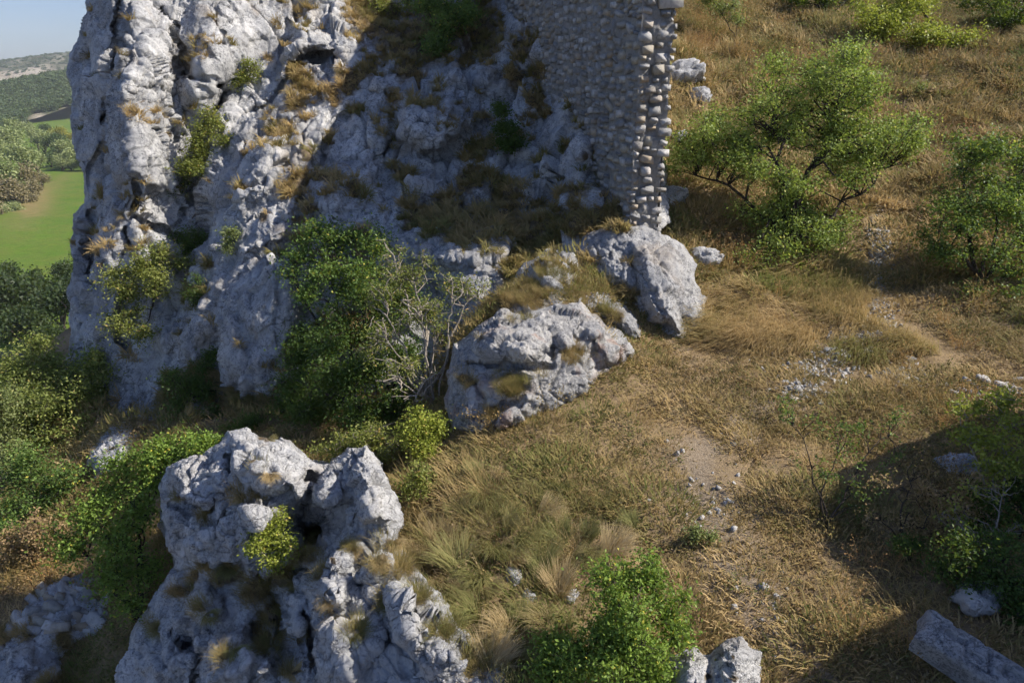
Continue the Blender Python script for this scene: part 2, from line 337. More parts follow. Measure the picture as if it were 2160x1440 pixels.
CL_CH = [([(600,40),(660,30),(780,50),(765,105),(700,110),(640,135),(600,175),(580,165),(605,90)],0.75,26),
 ([(560,292),(598,284),(612,330),(592,372),(548,420),(500,440),(466,420),(480,384),(520,332)],0.55,40),
 ([(425,440),(470,420),(545,435),(500,490),(480,545),(430,590),(376,606),(400,540)],0.35,30),
 ([(440,600),(500,545),(560,520),(640,540),(655,640),(625,720),(598,800),(545,835),(470,800),(430,700)],0.55,45),
 ([(488,520),(520,485),(590,470),(618,470),(612,500),(560,525),(505,560)],0.5,18),
 ([(582,430),(605,420),(624,450),(612,474),(586,466)],0.4,18),
 ([(828,215),(862,182),(900,190),(960,186),(1006,210),(1040,232),(1005,282),(965,312),(930,328),(870,312),(824,290)],0.85,34),
 ([(745,235),(800,220),(824,250),(812,300),(806,400),(790,466),(720,472),(640,470),(625,440),(670,360),(706,290)],0.5,34),
 ([(805,332),(868,322),(930,340),(992,332),(976,372),(910,410),(876,462),(820,452),(806,400)],0.35,30),
 ([(776,160),(826,122),(848,166),(832,194),(786,194)],0.5,26),([(610,262),(680,236),(722,262),(700,320),(640,356),(604,350)],0.35,26),
 ([(1150,290),(1180,200),(1200,150),(1238,120),(1250,300),(1262,440),(1190,450),(1150,400)],0.4,26),([(930,190),(944,140),(1000,118),(1058,132),(1050,200),(985,205)],0.45,30),
 ([(1066,52),(1096,30),(1126,60),(1110,80),(1072,76)],0.4,18),([(1070,90),(1094,80),(1100,98),(1076,104)],0.25,9),([(840,505),(930,490),(1062,500),(1072,532),(1030,560),(920,568),(850,558)],0.4,24),
 ([(1050,372),(1130,345),(1150,420),(1100,446),(1050,430)],0.25,20),([(320,650),(368,640),(398,690),(372,760),(332,745),(304,690)],0.4,30),([(384,650),(424,610),(450,650),(440,720),(408,790),(378,720)],0.4,24),
 ([(700,460),(760,440),(800,470),(790,520),(720,530)],0.2,20),([(820,70),(790,60),(785,95),(830,110)],0.35,16),
 ([(466,250),(560,225),(620,200),(650,215),(600,262),(540,290),(500,330),(470,340)],0.3,22),
 ([(200,60),(245,95),(238,150),(205,160),(196,110)],0.25,20),([(250,170),(300,60),(360,60),(385,150),(372,200),(300,215),(262,240)],0.35,22),
 ([(370,120),(420,60),(560,40),(585,130),(560,190),(480,150),(430,230),(385,210)],0.25,26),([(255,250),(330,215),(365,250),(350,330),(380,400),(300,420),(262,340)],0.3,22),
 ([(190,500),(256,480),(262,700),(195,720)],0.25,22),([(270,470),(380,470),(360,600),(300,640),(268,600)],0.22,24)]
CL_CR = [([(247,-20),(246,60),(254,84),(238,108),(236,160),(248,200),(246,226),(222,250)],0.75,4.5),([(355,20),(362,90),(384,150),(378,190),(352,230)],0.5,5),([(183,452),(186,540),(178,600),(181,730)],0.6,5),
 ([(262,480),(268,560),(262,640),(266,730)],0.4,3.5),([(290,330),(285,420),(276,450),(330,476),(400,500)],0.35,4),([(216,300),(198,356),(185,400)],0.4,4),([(470,190),(440,280),(410,380),(420,470),(390,560)],1.0,16),
 ([(600,180),(540,230),(500,270),(470,330)],0.5,10),([(625,470),(632,440),(660,380),(700,300),(740,220)],0.45,9),([(824,200),(814,270),(806,330)],0.5,8),([(480,60),(476,110),(500,160)],0.3,4),
 ([(300,60),(340,75),(345,110)],0.3,4),([(395,170),(392,260),(380,300)],0.35,5),([(690,560),(660,600),(655,640),(630,720)],0.5,14),([(1150,190),(1128,280),(1160,380)],0.3,9)]
CL_HO = [(690,128,36,14,1.3),(375,148,10,14,0.7),(325,192,22,8,0.45),(225,225,14,18,0.6),(940,318,50,10,0.5),(648,560,14,30,0.6),(1228,203,9,12,0.6),(640,670,20,26,0.5),(420,330,26,60,0.6)]
CL_GR = [(650,185,26),(690,195,24),(740,165,24),(625,215,18),(600,268,16),(575,285,10),(630,395,26),(600,405,16),(690,370,16,2),(640,330,12),(740,395,14),(650,440,16),(550,462,14),(860,80,42,1.6),(790,30,36,1.6),
 (920,60,60,1.2),(1000,60,50),(850,360,18,1.6),(1000,400,34),(940,450,34,1.6),(870,470,26),(1050,480,40,1.4),(1180,410,22,.6),(1225,412,16),(1190,300,13),(1160,330,12),(1232,330,9,.6),(1150,160,22),(1100,110,26),(1120,490,36,1.5),
 (980,480,40),(760,500,16),(770,150,20),(860,150,24),(700,300,14),(520,330,6),(460,45,8),(375,145,8,.8),(370,270,8),(350,285,8),(205,400,10),(500,385,9),(1090,170,22),(1140,220,20),(1020,320,26),(1060,420,30),(850,420,16),(830,200,14),(760,220,12),
 (1240,470,30,2),(1248,330,9),(1244,270,9),(1236,200,11),(1205,112,14,1.5),(1150,85,14,1.6),(1110,45,14),(1270,420,10),(1300,460,14),(1100,570,30,1.6),(430,640,14),(450,560,10),(400,620,14),(600,820,16),(540,860,30,1.5),(480,840,26),(430,800,30),(380,830,40),(620,740,14),(690,700,20),(670,820,26),(640,860,30),(1180,560,20)]
cliff, CL = relief('cliff', CL_OUT, CL_CTRL, CL_CH, CL_CR, CL_HO, CL_GR, step=2.1, back=5, squash=(1, 1, 0.5), bed=(0.22, 1.15), rough=11, seed=1, fs=(1.5, 0.55, 0.18), fa=(0.26, 0.085, 0.016), crackw=1.5, up_soil=0.55, lam=0.02)
tag(cliff, 'tall pale limestone cliff with grass ledges below and left of the ruined wall', 'cliff', kind='structure')
# terrain may not come out in front of the cliff
px_, py_, pd_ = PX(np.stack([TXg, TYg, TZ], -1))
xi = np.clip(((px_-CL['x'][0, 0])/2.1).round().astype(int), 0, CL['x'].shape[1]-1); yi = np.clip(((py_-CL['y'][0, 0])/2.1).round().astype(int), 0, CL['x'].shape[0]-1)
Dcl = PX(CL['P'])[2]; inside = (px_ > 148) & (px_ < 1340) & (py_ > -60) & (py_ < 880) & (CL['d'][yi, xi] > 6) & (TYg > 10)
over = inside & (pd_ < Dcl[yi, xi]+0.25)
TZ = np.where(over, TZ-np.minimum(3.0, (Dcl[yi, xi]+0.25-pd_)*1.1+0.1), TZ)
pxx, pyy, _ = PX(np.stack([TXg, TYg, TZ], -1))
PATHL = [(1850,440),(1852,520),(1850,620),(1800,715),(1690,800),(1560,880),(1475,970),(1500,1080),(1590,1230),(1660,1340),(1720,1450)]
pn = fbm(np.stack([TXg, TYg, TZ], -1), 0.8, 4, 77, 0.6)
pw = np.interp(pyy, [440, 650, 800, 1000, 1440], [16, 26, 46, 75, 60]); path = 1-smooth(linedist(PATHL, pxx, pyy)/pw+0.55*pn, 0.45, 1.25)
for g in [(1690,830,40),(1905,795,46),(1250,560,20),(1480,1050,90)]:
    path = np.maximum(path, 0.9*np.exp(-(((pxx-g[0])/g[2])**2+((pyy-g[1])/(g[2]*0.6))**2))*smooth(pn, -0.6, 0.3))
path = path*0.9
idx = np.arange(TXg.size).reshape(TXg.shape)
ground = link('ground', mesh_np('ground', np.stack([TXg, TYg, TZ], -1).reshape(-1, 3), np.stack([idx[:-1, :-1], idx[:-1, 1:], idx[1:, 1:], idx[1:, :-1]], -1).reshape(-1, 4), {'path': path.ravel()}, True), M['ground'])
tag(ground, 'dry grassy meadow slope and hillside around the path', 'ground', kind='structure')

# --- boulder in the middle of the meadow's edge
o, BO = relief('boulder', [(938,860),(942,790),(962,725),(1010,690),(1060,655),(1100,666),(1150,650),(1218,633),(1250,655),(1300,682),(1342,715),(1346,745),(1300,775),(1268,790),(1240,835),(1190,860),(1120,890),(1060,915),(1010,925),(955,905)],
 [(945,860,11.4),(960,730,12.0),(1060,660,12.3),(1220,636,12.7),(1340,720,12.7),(1300,780,11.9),(1180,850,11.1),(1060,910,10.75),(980,905,10.9),(1090,740,11.2),(1200,720,11.7),(1240,760,11.75),(1080,830,11.1)],
 [([(990,700),(1060,670),(1140,690),(1160,740),(1100,770),(1030,765),(1000,740)],0.35,30),([(1190,690),(1250,672),(1330,720),(1335,745),(1270,780),(1240,730)],0.25,26),([(1000,800),(1060,790),(1140,800),(1120,850),(1020,860)],0.2,20),([(1080,850),(1110,830),(1140,850),(1100,890),(1040,900)],0.2,14),
  ([(960,830),(1000,800),(1015,850),(990,890),(955,880)],0.15,14)],
 [([(1168,690),(1172,720),(1165,760)],0.3,5),([(1000,775),(1080,772),(1160,775)],0.25,8)],[(1210,745,26,14,0.35),(1070,800,10,5,0.2),(1080,805,30,16,0.12)],
 [(1070,812,18,1.5),(1210,745,22),(1040,870,12,.6),(990,810,14),(1180,640,10),(1100,650,14,1.6),(1020,715,9)],
 step=1.7, edge=0.45, edge_w=44, back=1.6, disp=0.8, bed=(0.09, 0.5), fs=(0.7,0.25,0.09), fa=(0.12,0.04,0.012), seed=3, mat='boulder_rust', up_soil=0.3)
tag(o, 'large rounded grey boulder with rust streaks at the edge of the meadow', 'boulder')
o, OU = relief('rock_outcrop', [(1212,530),(1240,492),(1300,476),(1370,480),(1440,515),(1468,552),(1462,596),(1488,630),(1484,668),(1450,700),(1434,722),(1390,712),(1350,685),(1318,642),(1270,604),(1220,575)],
 [(1225,530,15.2),(1300,480,15.2),(1380,485,15.1),(1460,550,15.3),(1485,650,14.2),(1430,715,13.25),(1350,680,13.7),(1270,600,14.5),(1350,570,14.2),(1410,620,13.8)],
 [([(1250,530),(1300,500),(1340,560),(1330,620),(1270,590)],0.25,22),([(1330,510),(1390,495),(1455,560),(1460,620),(1430,705),(1370,680),(1340,610)],0.45,30)],[([(1300,520),(1360,580),(1400,660)],0.15,5)],[],[(1240,600,20),(1250,550,9,.6),(1330,630,14),(1330,560,6),(1300,470,20,2)],
 step=1.7, edge=0.3, edge_w=26, back=2.2, disp=0.75, bed=(0.10, 0.6), fs=(0.8,0.28,0.1), fa=(0.12,0.04,0.012), seed=4, mat='boulder_grey')
tag(o, 'sloping grey rock outcrop that carries the end of the ruined wall', 'rock')
o, SR_ = relief('boulder', [(1050,660),(1076,612),(1112,560),(1160,526),(1208,538),(1236,590),(1290,612),(1330,655),(1350,700),(1342,716),(1290,690),(1230,650),(1150,668),(1090,672)],
 [(1060,655,13.2),(1112,565,14.3),(1160,530,14.7),(1215,545,14.6),(1240,600,14.0),(1330,660,13.4),(1345,705,13.0),(1230,645,13.1),(1150,660,12.9),(1160,580,13.9),(1180,620,13.4)],
 [([(1110,590),(1125,548),(1160,530),(1206,542),(1222,590),(1200,612),(1150,612)],0.35,24),([(1240,610),(1290,618),(1335,665),(1340,705),(1290,680)],0.25,16)],[],[],[(1165,540,8),(1120,632,26,1.6),(1220,628,22,1.5),(1070,650,16),(1290,660,14,1.4)], step=1.8, edge=0.25, edge_w=22, back=1.6, disp=0.7, bed=(0.08, 0.45), fs=(0.5,0.2,0.08), fa=(0.1,0.04,0.014), seed=5, mat='boulder_grey', up_soil=0.5)
tag(o, 'stepped grey rock between the big boulder and the outcrop under the wall', 'boulder')

# --- the crag in front
CR_OUT = [(338,1030),(346,992),(400,968),(450,945),(488,912),(520,906),(552,922),(590,925),(632,955),(670,992),(705,972),(735,952),(772,948),(806,980),(832,1030),(850,1075),(854,1105),(836,1140),(862,1180),(905,1235),(960,1300),(1010,1370),(1030,1440),(1030,1500),(220,1500),(268,1390),(290,1310),(330,1262),(368,1180),(345,1100)]
CR_CTRL = [(345,1000,10.5),(420,975,10.25),(505,912,10.2),(600,935,10.0),(665,990,9.75),(735,965,9.45),(775,955,9.25),(830,1040,9.1),(850,1100,8.85),(430,1040,9.9),(530,1000,9.55),(600,1030,9.35),(650,1050,9.45),(350,1080,10.4),(370,1170,10.4),(430,1150,9.75),
 (540,1110,9.2),(650,1130,10.1),(690,1110,9.6),(770,1050,8.85),(770,1120,8.7),(600,1180,9.3),(520,1200,9.5),(690,1180,8.5),(740,1200,8.4),(830,1200,8.2),(640,1250,8.9),(560,1290,9.2),(450,1230,9.9),(330,1270,11),(280,1350,11),(400,1330,9.7),(480,1350,9.1),
 (700,1290,8.1),(800,1300,7.75),(900,1260,7.75),(620,1360,8.5),(740,1400,7.6),(900,1380,7.3),(1010,1400,7.15),(540,1430,8.4),(400,1430,9.3),(270,1430,10.6),(640,1490,7.9),(900,1490,6.9),(300,1490,10.2)]
CR_CH = [([(722,985),(740,958),(772,950),(806,985),(832,1035),(848,1090),(826,1120),(770,1125),(725,1110),(728,1050)],0.5,42),([(660,1010),(700,976),(728,975),(726,1070),(690,1080),(660,1060)],0.35,22),
 ([(500,920),(560,930),(620,960),(655,1000),(640,1060),(590,1040),(520,1030),(495,980)],0.45,40),([(355,1000),(420,975),(480,960),(480,1040),(430,1075),(365,1060)],0.35,28),([(500,1070),(560,1055),(600,1090),(575,1140),(530,1120)],0.3,20),
 ([(655,1190),(700,1155),(742,1142),(748,1200),(720,1280),(675,1290),(640,1240)],0.45,30),([(770,1160),(815,1150),(826,1190),(790,1230),(755,1220)],0.3,20),([(400,1260),(440,1230),(480,1270),(470,1320),(420,1330),(395,1300)],0.4,26),
 ([(530,1395),(565,1368),(582,1400),(552,1440),(530,1440)],0.3,16),([(820,1230),(870,1240),(960,1330),(980,1400),(900,1420),(840,1340)],0.3,26),([(430,1340),(520,1320),(560,1370),(520,1440),(440,1450)],0.35,26),([(590,1260),(630,1240),(660,1300),(640,1340),(596,1330)],0.3,20),
 ([(660,1310),(740,1300),(800,1360),(760,1440),(670,1440)],0.3,30),([(300,1340),(380,1330),(400,1420),(330,1450),(290,1420)],0.35,30),([(360,1090),(420,1080),(460,1130),(430,1180),(385,1170)],0.3,24)]
CR_CR = [([(660,1000),(650,1060),(640,1110)],0.4,8),([(480,960),(490,1040),(470,1110)],0.25,6),([(560,1230),(600,1300),(590,1400)],0.5,14),([(380,1330),(420,1400),(400,1480)],0.4,10),([(640,1300),(660,1400)],0.4,8),([(760,1230),(800,1290),(820,1360)],0.3,8),([(350,1060),(420,1080),(480,1050)],0.2,6)]
CR_HO = [(665,1110,30,22,0.45),(620,1200,20,20,0.1),(400,1060,30,8,0.2),(550,1330,20,40,0.5)]
CR_GR = [(560, 915, 10.1, 1.4), (570, 1000, 10.1), (510, 1050, 10.1), (540, 1045, 7.2), (365, 1050, 8.6), (430, 1080, 10.1), (660, 1120, 23.0, 0.9), (640, 1170, 17.3), (480, 1210, 24.5), (440, 1190, 14.4), (550, 1240, 28.8), (590, 1220, 20.2), (580, 1300, 21.6), (560, 1350, 18.7), (400, 1220, 14.4), (830, 1140, 10.1), (740, 1160, 8.6), (795, 1195, 8.6), (700, 1290, 10.1), (820, 1270, 15.8, 0.7), (750, 1340, 10.1), (610, 1415, 10.1), (690, 1250, 5.8), (850, 1200, 18.7), (880, 1260, 13.0), (940, 1330, 14.4), (480, 1380, 10.1), (420, 1290, 8.6), (380, 1250, 17.3), (340, 1320, 15.8), (660, 1210, 8.6), (1000, 1400, 18.7), (700, 1180, 5.8), (640, 1340, 8.6), (540, 975, 5.0)]
o, CR = relief('limestone_crag', CR_OUT, CR_CTRL, CR_CH, CR_CR, CR_HO, CR_GR, step=1.7, edge=0.2, edge_w=22, back=2.2, disp=0.85, bed=(0.11, 0.55), fs=(0.6,0.24,0.08), fa=(0.13,0.042,0.013), rough=8, seed=6, mat='boulder', up_soil=0.15, lam=0.01)
tag(o, 'jagged white limestone crag in front with twin sunlit tops and tufts', 'rock')
# --- rocks lower on the slope to the left
o, LW = relief('rock_outcrop', [(-40,1330),(10,1300),(60,1272),(110,1225),(160,1206),(240,1226),(292,1290),(300,1330),(286,1420),(280,1500),(-40,1500)],
 [(0,1320,12.9),(100,1240,13.2),(170,1215,13.4),(280,1280,12.6),(280,1340,12.2),(200,1350,12.5),(100,1330,12.3),(30,1380,12.2),(210,1410,12.9),(120,1440,11.8),(0,1440,11.9),(280,1440,11.6)],
 [([(10,1360),(70,1340),(90,1400),(60,1450),(0,1450)],0.3,24),([(90,1400),(130,1390),(130,1450),(90,1450)],0.25,16)],[],[(210,1410,60,36,1.0)],[(210,1420,50,1.4),(60,1340,20,.6),(110,1440,20),(140,1350,16),(160,1480,40,1.6),(10,1350,16)],
 step=2, edge=0.3, edge_w=30, back=1.5, disp=0.7, fs=(0.45,0.2,0.08), fa=(0.08,0.04,0.02), seed=7, mat='boulder', up_soil=0.25)
tag(o, 'shaded grey rock under the remnant of an old stone wall', 'rock')
o, _ = relief('rock_outcrop', [(176,1010),(190,950),(236,905),(300,880),(352,900),(362,945),(310,975),(262,1020),(230,1080),(196,1110),(176,1080)],
 [(180,1010,15.6),(240,905,16.6),(350,905,16.4),(350,945,16),(260,1020,15.2),(200,1100,14.9),(260,950,15.8)],
 [([(190,960),(250,930),(280,970),(230,1010),(190,1010)],0.3,20)],[],[],[(290,900,16),(330,930,14)], step=2, edge=0.4, edge_w=36, back=1.5, disp=0.7, fs=(0.6,0.22,0.09), fa=(0.1,0.05,0.02), seed=8, mat='boulder', up_soil=0.3)
tag(o, 'shaded grey rock in the gully behind the bright green shrubs', 'rock')
o, FR = relief('boulder', [(1380,1500),(1392,1420),(1420,1385),(1455,1368),(1500,1378),(1530,1350),(1570,1338),(1604,1376),(1616,1430),(1614,1500)],
 [(1390,1440,6.75),(1450,1372,6.75),(1500,1380,6.65),(1570,1345,6.75),(1612,1430,6.6),(1500,1440,6.3),(1560,1440,6.3),(1500,1490,6.2)],
 [([(1510,1400),(1530,1356),(1570,1344),(1600,1380),(1606,1440),(1550,1470)],0.18,30),([(1400,1430),(1455,1375),(1500,1390),(1490,1470),(1420,1480)],0.15,26)],[([(1505,1380),(1500,1440)],0.1,6)],[],[(1555,1430,10),(1500,1425,8),(1545,1385,5)],
 step=1.6, edge=0.3, edge_w=36, back=0.7, disp=0.45, fs=(0.3,0.12,0.05), fa=(0.07,0.035,0.014), seed=9, mat='boulder')
tag(o, 'sunlit white boulder at the lower edge beside the green shrub', 'boulder')
o, _ = relief('boulder', [(1996,1270),(2010,1232),(2060,1222),(2110,1236),(2132,1270),(2100,1302),(2050,1306)], [(2000,1270,7.2),(2060,1225,7.5),(2125,1270,7.3),(2060,1300,6.95),(2060,1260,7.1)],
 [],[],[],[], step=2, edge=0.25, edge_w=30, back=0.7, disp=0.3, fs=(0.3,0.12,0.05), fa=(0.07,0.03,0.014), seed=10, mat='boulder')
tag(o, 'dark boulder in shade behind the carved stone block', 'boulder')
# ------------------------------------------------------------------ stones
def stone_mesh(name, seed, n=2, rnd=0.05, jag=0.17):
    """a broken angular stone inside the unit cube"""
    import bmesh
    r = np.random.default_rng(seed); pts = []
    for sx in (-1, 1):
        for sy in (-1, 1):
            for sz in (-1, 1):
                c = np.array([sx, sy, sz])*(1-np.abs(r.normal(0, jag, 3))*0.75)
                if r.random() < 0.35+rnd:                       # a knocked-off corner
                    for k in range(3): e = c.copy(); e[k] *= r.uniform(.45, .85); pts.append(e)
                else: pts.append(c)
    bm = bmesh.new()
    for p in pts: bm.verts.new(p*0.5)
    res = bmesh.ops.convex_hull(bm, input=bm.verts); bmesh.ops.delete(bm, geom=[v for v in bm.verts if not v.link_faces], context='VERTS'); bm.verts.index_update()
    bmesh.ops.triangulate(bm, faces=bm.faces); bm.verts.index_update()
    V = np.array([v.co[:] for v in bm.verts]); Fq = np.array([[v.index for v in f.verts] for f in bm.faces]); bm.free()
    return mesh_np(name, V, Fq)
def stone_mat(name, cols, rough=0.95):
    b = NB(name); g = b.n('ShaderNodeNewGeometry').outputs['Position']; oi = b.n('ShaderNodeObjectInfo')
    at = b.attr('tint')
    rmp = b.n('ShaderNodeValToRGB'); e = rmp.color_ramp.elements
    while len(e) < len(cols): e.new(0.5)
    for i, c in enumerate(cols): e[i].position = i/(len(cols)-1); e[i].color = (*c, 1)
    s = b.math('FRACT', b.math('ADD', oi.outputs['Random'], at.outputs['Fac'])); b.l(s, rmp.inputs['Fac'])
    c = b.mix(b.math('MULTIPLY', b.noise(g, 9, 5, 0.7, 0.45, 0.7), 0.6), rmp.outputs['Color'], (0.17, 0.17, 0.165))
    c = b.mix(b.math('MULTIPLY', b.noise(g, 25, 4, 0.7, 0.55, 0.7), 0.5), c, (0.5, 0.48, 0.44))
    b.l(c, b.b.inputs['Base Color']); b.bump(b.noise(g, 35, 5, 0.7, 0.2, 0.8), 0.7, 0.02)
    return b.m
M['stone'] = stone_mat('wall_stone', [(0.34, 0.33, 0.31), (0.50, 0.48, 0.45), (0.22, 0.225, 0.23), (0.40, 0.32, 0.22), (0.56, 0.54, 0.51), (0.28, 0.275, 0.26), (0.44, 0.39, 0.30), (0.18, 0.185, 0.19)])
def mortar_mat():
    b = NB('lime_mortar'); g = b.n('ShaderNodeNewGeometry').outputs['Position']
    c = b.mix(b.noise(g, 3, 6, 0.65), (0.38, 0.36, 0.325), (0.27, 0.265, 0.25))
    c = b.mix(b.math('MULTIPLY', b.noise(g, 16, 5, 0.7, 0.5, 0.7), 0.7), c, (0.18, 0.17, 0.155))
    b.l(c, b.b.inputs['Base Color']); b.bump(b.noise(g, 24, 6, 0.75, 0.2, 0.8), 0.9, 0.035)
    return b.m
M['mortar'] = mortar_mat()
STONES = [stone_mesh('stone', 100+i) for i in range(12)]
for s_ in STONES: s_.materials.append(M['stone'])

# ------------------------------------------------------------------ the ruined castle wall: mortar core, a stone at a time on its end and its shaded face
O0 = W(1328, 475, 15.5); E1 = W(1060, 0, 24.0)
wd = np.array([E1[0]-O0[0], E1[1]-O0[1], 0]); wd /= np.linalg.norm(wd)          # along the wall, away from the camera
we = np.array([wd[1], -wd[0], 0])                                               # across the end face, to the right
wn = -we                                                                       # out of the shaded face
TWALL = 0.72
BASE_S = np.array([-1, 0, 1, 2, 3, 3.6, 4.2, 5.5, 8, 14]); BASE_Z = np.array([-3.6, -3.5, -3.1, -2.6, -1.9, -0.6, 0.55, 0.95, 2.0, 3.0])
TOP_S = np.array([0, .8, 1.2, 2.2, 2.6, 4.2, 4.5, 7, 7.4, 10, 14]); TOP_Z = np.array([3.0, 3.0, 3.2, 3.3, 3.6, 3.9, 4.1, 4.3, 5.0, 5.8, 6.0])
wall = empty('ruined_wall', O0 + np.array([0, 0, 0])); tag(wall, 'tall ruined rubble stone wall with a sunlit broken end, rising out of the frame', 'wall')
def wpt(s, t, z): return O0*np.array([1, 1, 0]) + wd*s + we*t + np.array([0, 0, z])
def wall_core():
    ss = np.arange(0, 14.01, 0.22); V = []; Q = []
    def sheet(f, na, nb):
        a, b = np.meshgrid(np.linspace(0, 1, na), np.linspace(0, 1, nb)); P = f(a, b).reshape(-1, 3)
        o = sum(len(v) for v in V); idx = o+np.arange(na*nb).reshape(nb, na); V.append(P)
        Q.append(np.stack([idx[:-1, :-1], idx[:-1, 1:], idx[1:, 1:], idx[1:, :-1]], -1).reshape(-1, 4))
    def zz(s, b): lo = np.interp(s, BASE_S, BASE_Z)-1.9; hi = np.interp(s, TOP_S, TOP_Z); return lo+(hi-lo)*b
    def P_(s, t, z): return O0*np.array([1, 1, 0]) + s[..., None]*wd + t[..., None]*we + z[..., None]*np.array([0, 0, 1.0])
    def rn(s, t, z, k): p = np.stack([s, t, z], -1); return 0.015+0.02*fbm(p, 0.5, 3, k, 0.6)+0.014*fbm(p, 0.13, 3, k+5, 0.7)
    def face(t0, k):
        def f(a, b):
            s = 14*a**1.5+0.05; z = zz(s, b); t = np.full(s.shape, t0); return P_(s, t+rn(s, t, z, k), z)
        return f
    def end(a, b):
        t = TWALL*a; s = np.zeros(t.shape); z = zz(s, b); p = np.stack([s, t, z], -1)
        rag = 0.07+0.08*fbm(p, 0.6, 3, 41, 0.6)+0.035*fbm(p, 0.16, 3, 43, 0.6)
        return P_(s+rag*np.sin(np.pi*np.clip(a, .04, .96))**0.5, t+0.05*fbm(p, 0.9, 3, 5)*np.where(a > .5, 1, .3), z)
    def top(a, b):
        s = 14*a; z = np.interp(s, TOP_S, TOP_Z); t = TWALL*b; return P_(s, t, z+0.06*fbm(np.stack([s, t, z], -1), 0.4, 3, 6))
    sheet(face(0.0, 1), 210, 180); sheet(face(TWALL, 2), 60, 60); sheet(end, 36, 260); sheet(top, 100, 8)
    sheet(lambda a, b: P_(np.full(a.shape, 14.0), TWALL*a, zz(np.full(a.shape, 14.0), b)), 6, 10)
    return mesh_np('mortar_core', np.concatenate(V), np.concatenate(Q))
c_ = link('mortar_core', wall_core(), M['mortar'], wall); c_.matrix_parent_inverse = Matrix.Translation(-Vector(O0))
def put_stone(parent, pos, ax, size, me, off):
    o = bpy.data.objects.new('stone', me); COL.objects.link(o); o.parent = parent
    R = Matrix(((ax[0][0], ax[1][0], ax[2][0]), (ax[0][1], ax[1][1], ax[2][1]), (ax[0][2], ax[1][2], ax[2][2]))).to_4x4()
    R = R @ Matrix.Rotation(random.gauss(0, 0.08 if random.random() < .7 else .35), 4, 'Y') @ Matrix.Rotation(random.gauss(0, 0.07), 4, 'X') @ Matrix.Rotation(random.gauss(0, 0.08), 4, 'Z')
    o.matrix_basis = Matrix.Translation(Vector(pos)-Vector(off)) @ R @ Matrix.Diagonal((*size, 1))
    return o
zv = np.array([0, 0, 1.0])
def pack(x0, x1, y0, y1, sizes, tries, ok, cell=0.02, gap=0.012):
    """irregular rubble: rectangles thrown in from large to small wherever they fit"""
    nx, ny = int((x1-x0)/cell), int((y1-y0)/cell); occ = np.zeros((ny, nx), bool); out = []
    for (wa, wb, ha, hb), n in zip(sizes, tries):
        for _ in range(n):
            w, h = random.uniform(wa, wb), random.uniform(ha, hb); x, y = random.uniform(x0, x1-w*.6), random.uniform(y0, y1-h)
            if not ok(x+w/2, y+h/2): continue
            i0, i1, j0, j1 = int((x-x0-gap)/cell), int((x+w-x0+gap)/cell), int((y-y0-gap)/cell), int((y+h-y0+gap)/cell)
            i0 = max(i0, 0); j0 = max(j0, 0)
            if occ[j0:j1+1, i0:i1+1].any(): continue
            occ[j0:j1+1, i0:i1+1] = True; out.append((x, y, w, h))
    return out
wst = []
for x, y, w, h in pack(-0.03, TWALL+0.04, -3.75, 2.1, [(.5, .6, .36, .44), (.2, .3, .12, .19), (.12, .22, .08, .15), (.07, .14, .05, .1)], [1, 160, 900, 2200], lambda a, b: True):
    edge_ = x < 0.06 or x+w > TWALL-0.06; prd = random.uniform(-0.02, 0.075)*(0.5 if edge_ else 1) if h < .35 else 0.05
    wst.append((wpt(0.13-prd, x+w/2, y+h/2), (we, wd, zv), (w*random.uniform(.98, 1.12), random.uniform(0.22, 0.34), h*random.uniform(.98, 1.15))))
far = []
def okf(s, z):
    if z < np.interp(s, BASE_S, BASE_Z)-1.5: return False
    vx, vy, vd = PX(wpt(s, 0, z)); return vy > -40
for x, y, w, h in pack(0.02, 11.0, -3.7, 3.1, [(.22, .38, .11, .18), (.14, .26, .08, .14), (.08, .16, .05, .09)], [1400, 7000, 12000], okf):
    far.append((x, wpt(x+w/2, 0, y+h/2) + we*(0.045-random.uniform(-.01, .02)), (wd, wn, zv), (w*1.05, 0.19, h*1.05)))
far.sort(key=lambda f: f[0])
n_near = max(0, 300-len(wst))
for i, (p, ax, sz) in enumerate(wst): put_stone(wall, p, ax, sz, STONES[random.randrange(12)], O0)
for s, p, ax, sz in far[:n_near]: put_stone(wall, p, ax, sz, STONES[random.randrange(12)], O0)
V = []; Q = []; T = []; n0 = 0
raw = []
for m_ in STONES:
    v = np.zeros(len(m_.vertices)*3, np.float32); m_.vertices.foreach_get('co', v); f = np.zeros(len(m_.loops), np.int32); m_.loops.foreach_get('vertex_index', f); raw.append((v.reshape(-1, 3), f.reshape(-1, 3)))
def join_stones(lst):
    V = []; Q = []; T = []; n0 = 0
    for s, p, ax, sz in lst:
        v, f = raw[random.randrange(12)]; A = np.stack(ax, 0)
        ang = random.gauss(0, 0.1); q = v*np.array(sz); q = np.stack([q[:, 0]*math.cos(ang)-q[:, 2]*math.sin(ang), q[:, 1], q[:, 0]*math.sin(ang)+q[:, 2]*math.cos(ang)], -1)
        V.append(q@A+np.asarray(p)); Q.append(f+n0); T.append(np.full(len(v), random.random())); n0 += len(v)
    return mesh_np('far_stones', np.concatenate(V), np.concatenate(Q), {'tint': np.concatenate(T)})
fs_ = link('far_stones', join_stones(far[n_near:]), M['stone'], wall); fs_.matrix_parent_inverse = Matrix.Translation(-Vector(O0)); fs_['kind'] = 'stuff'

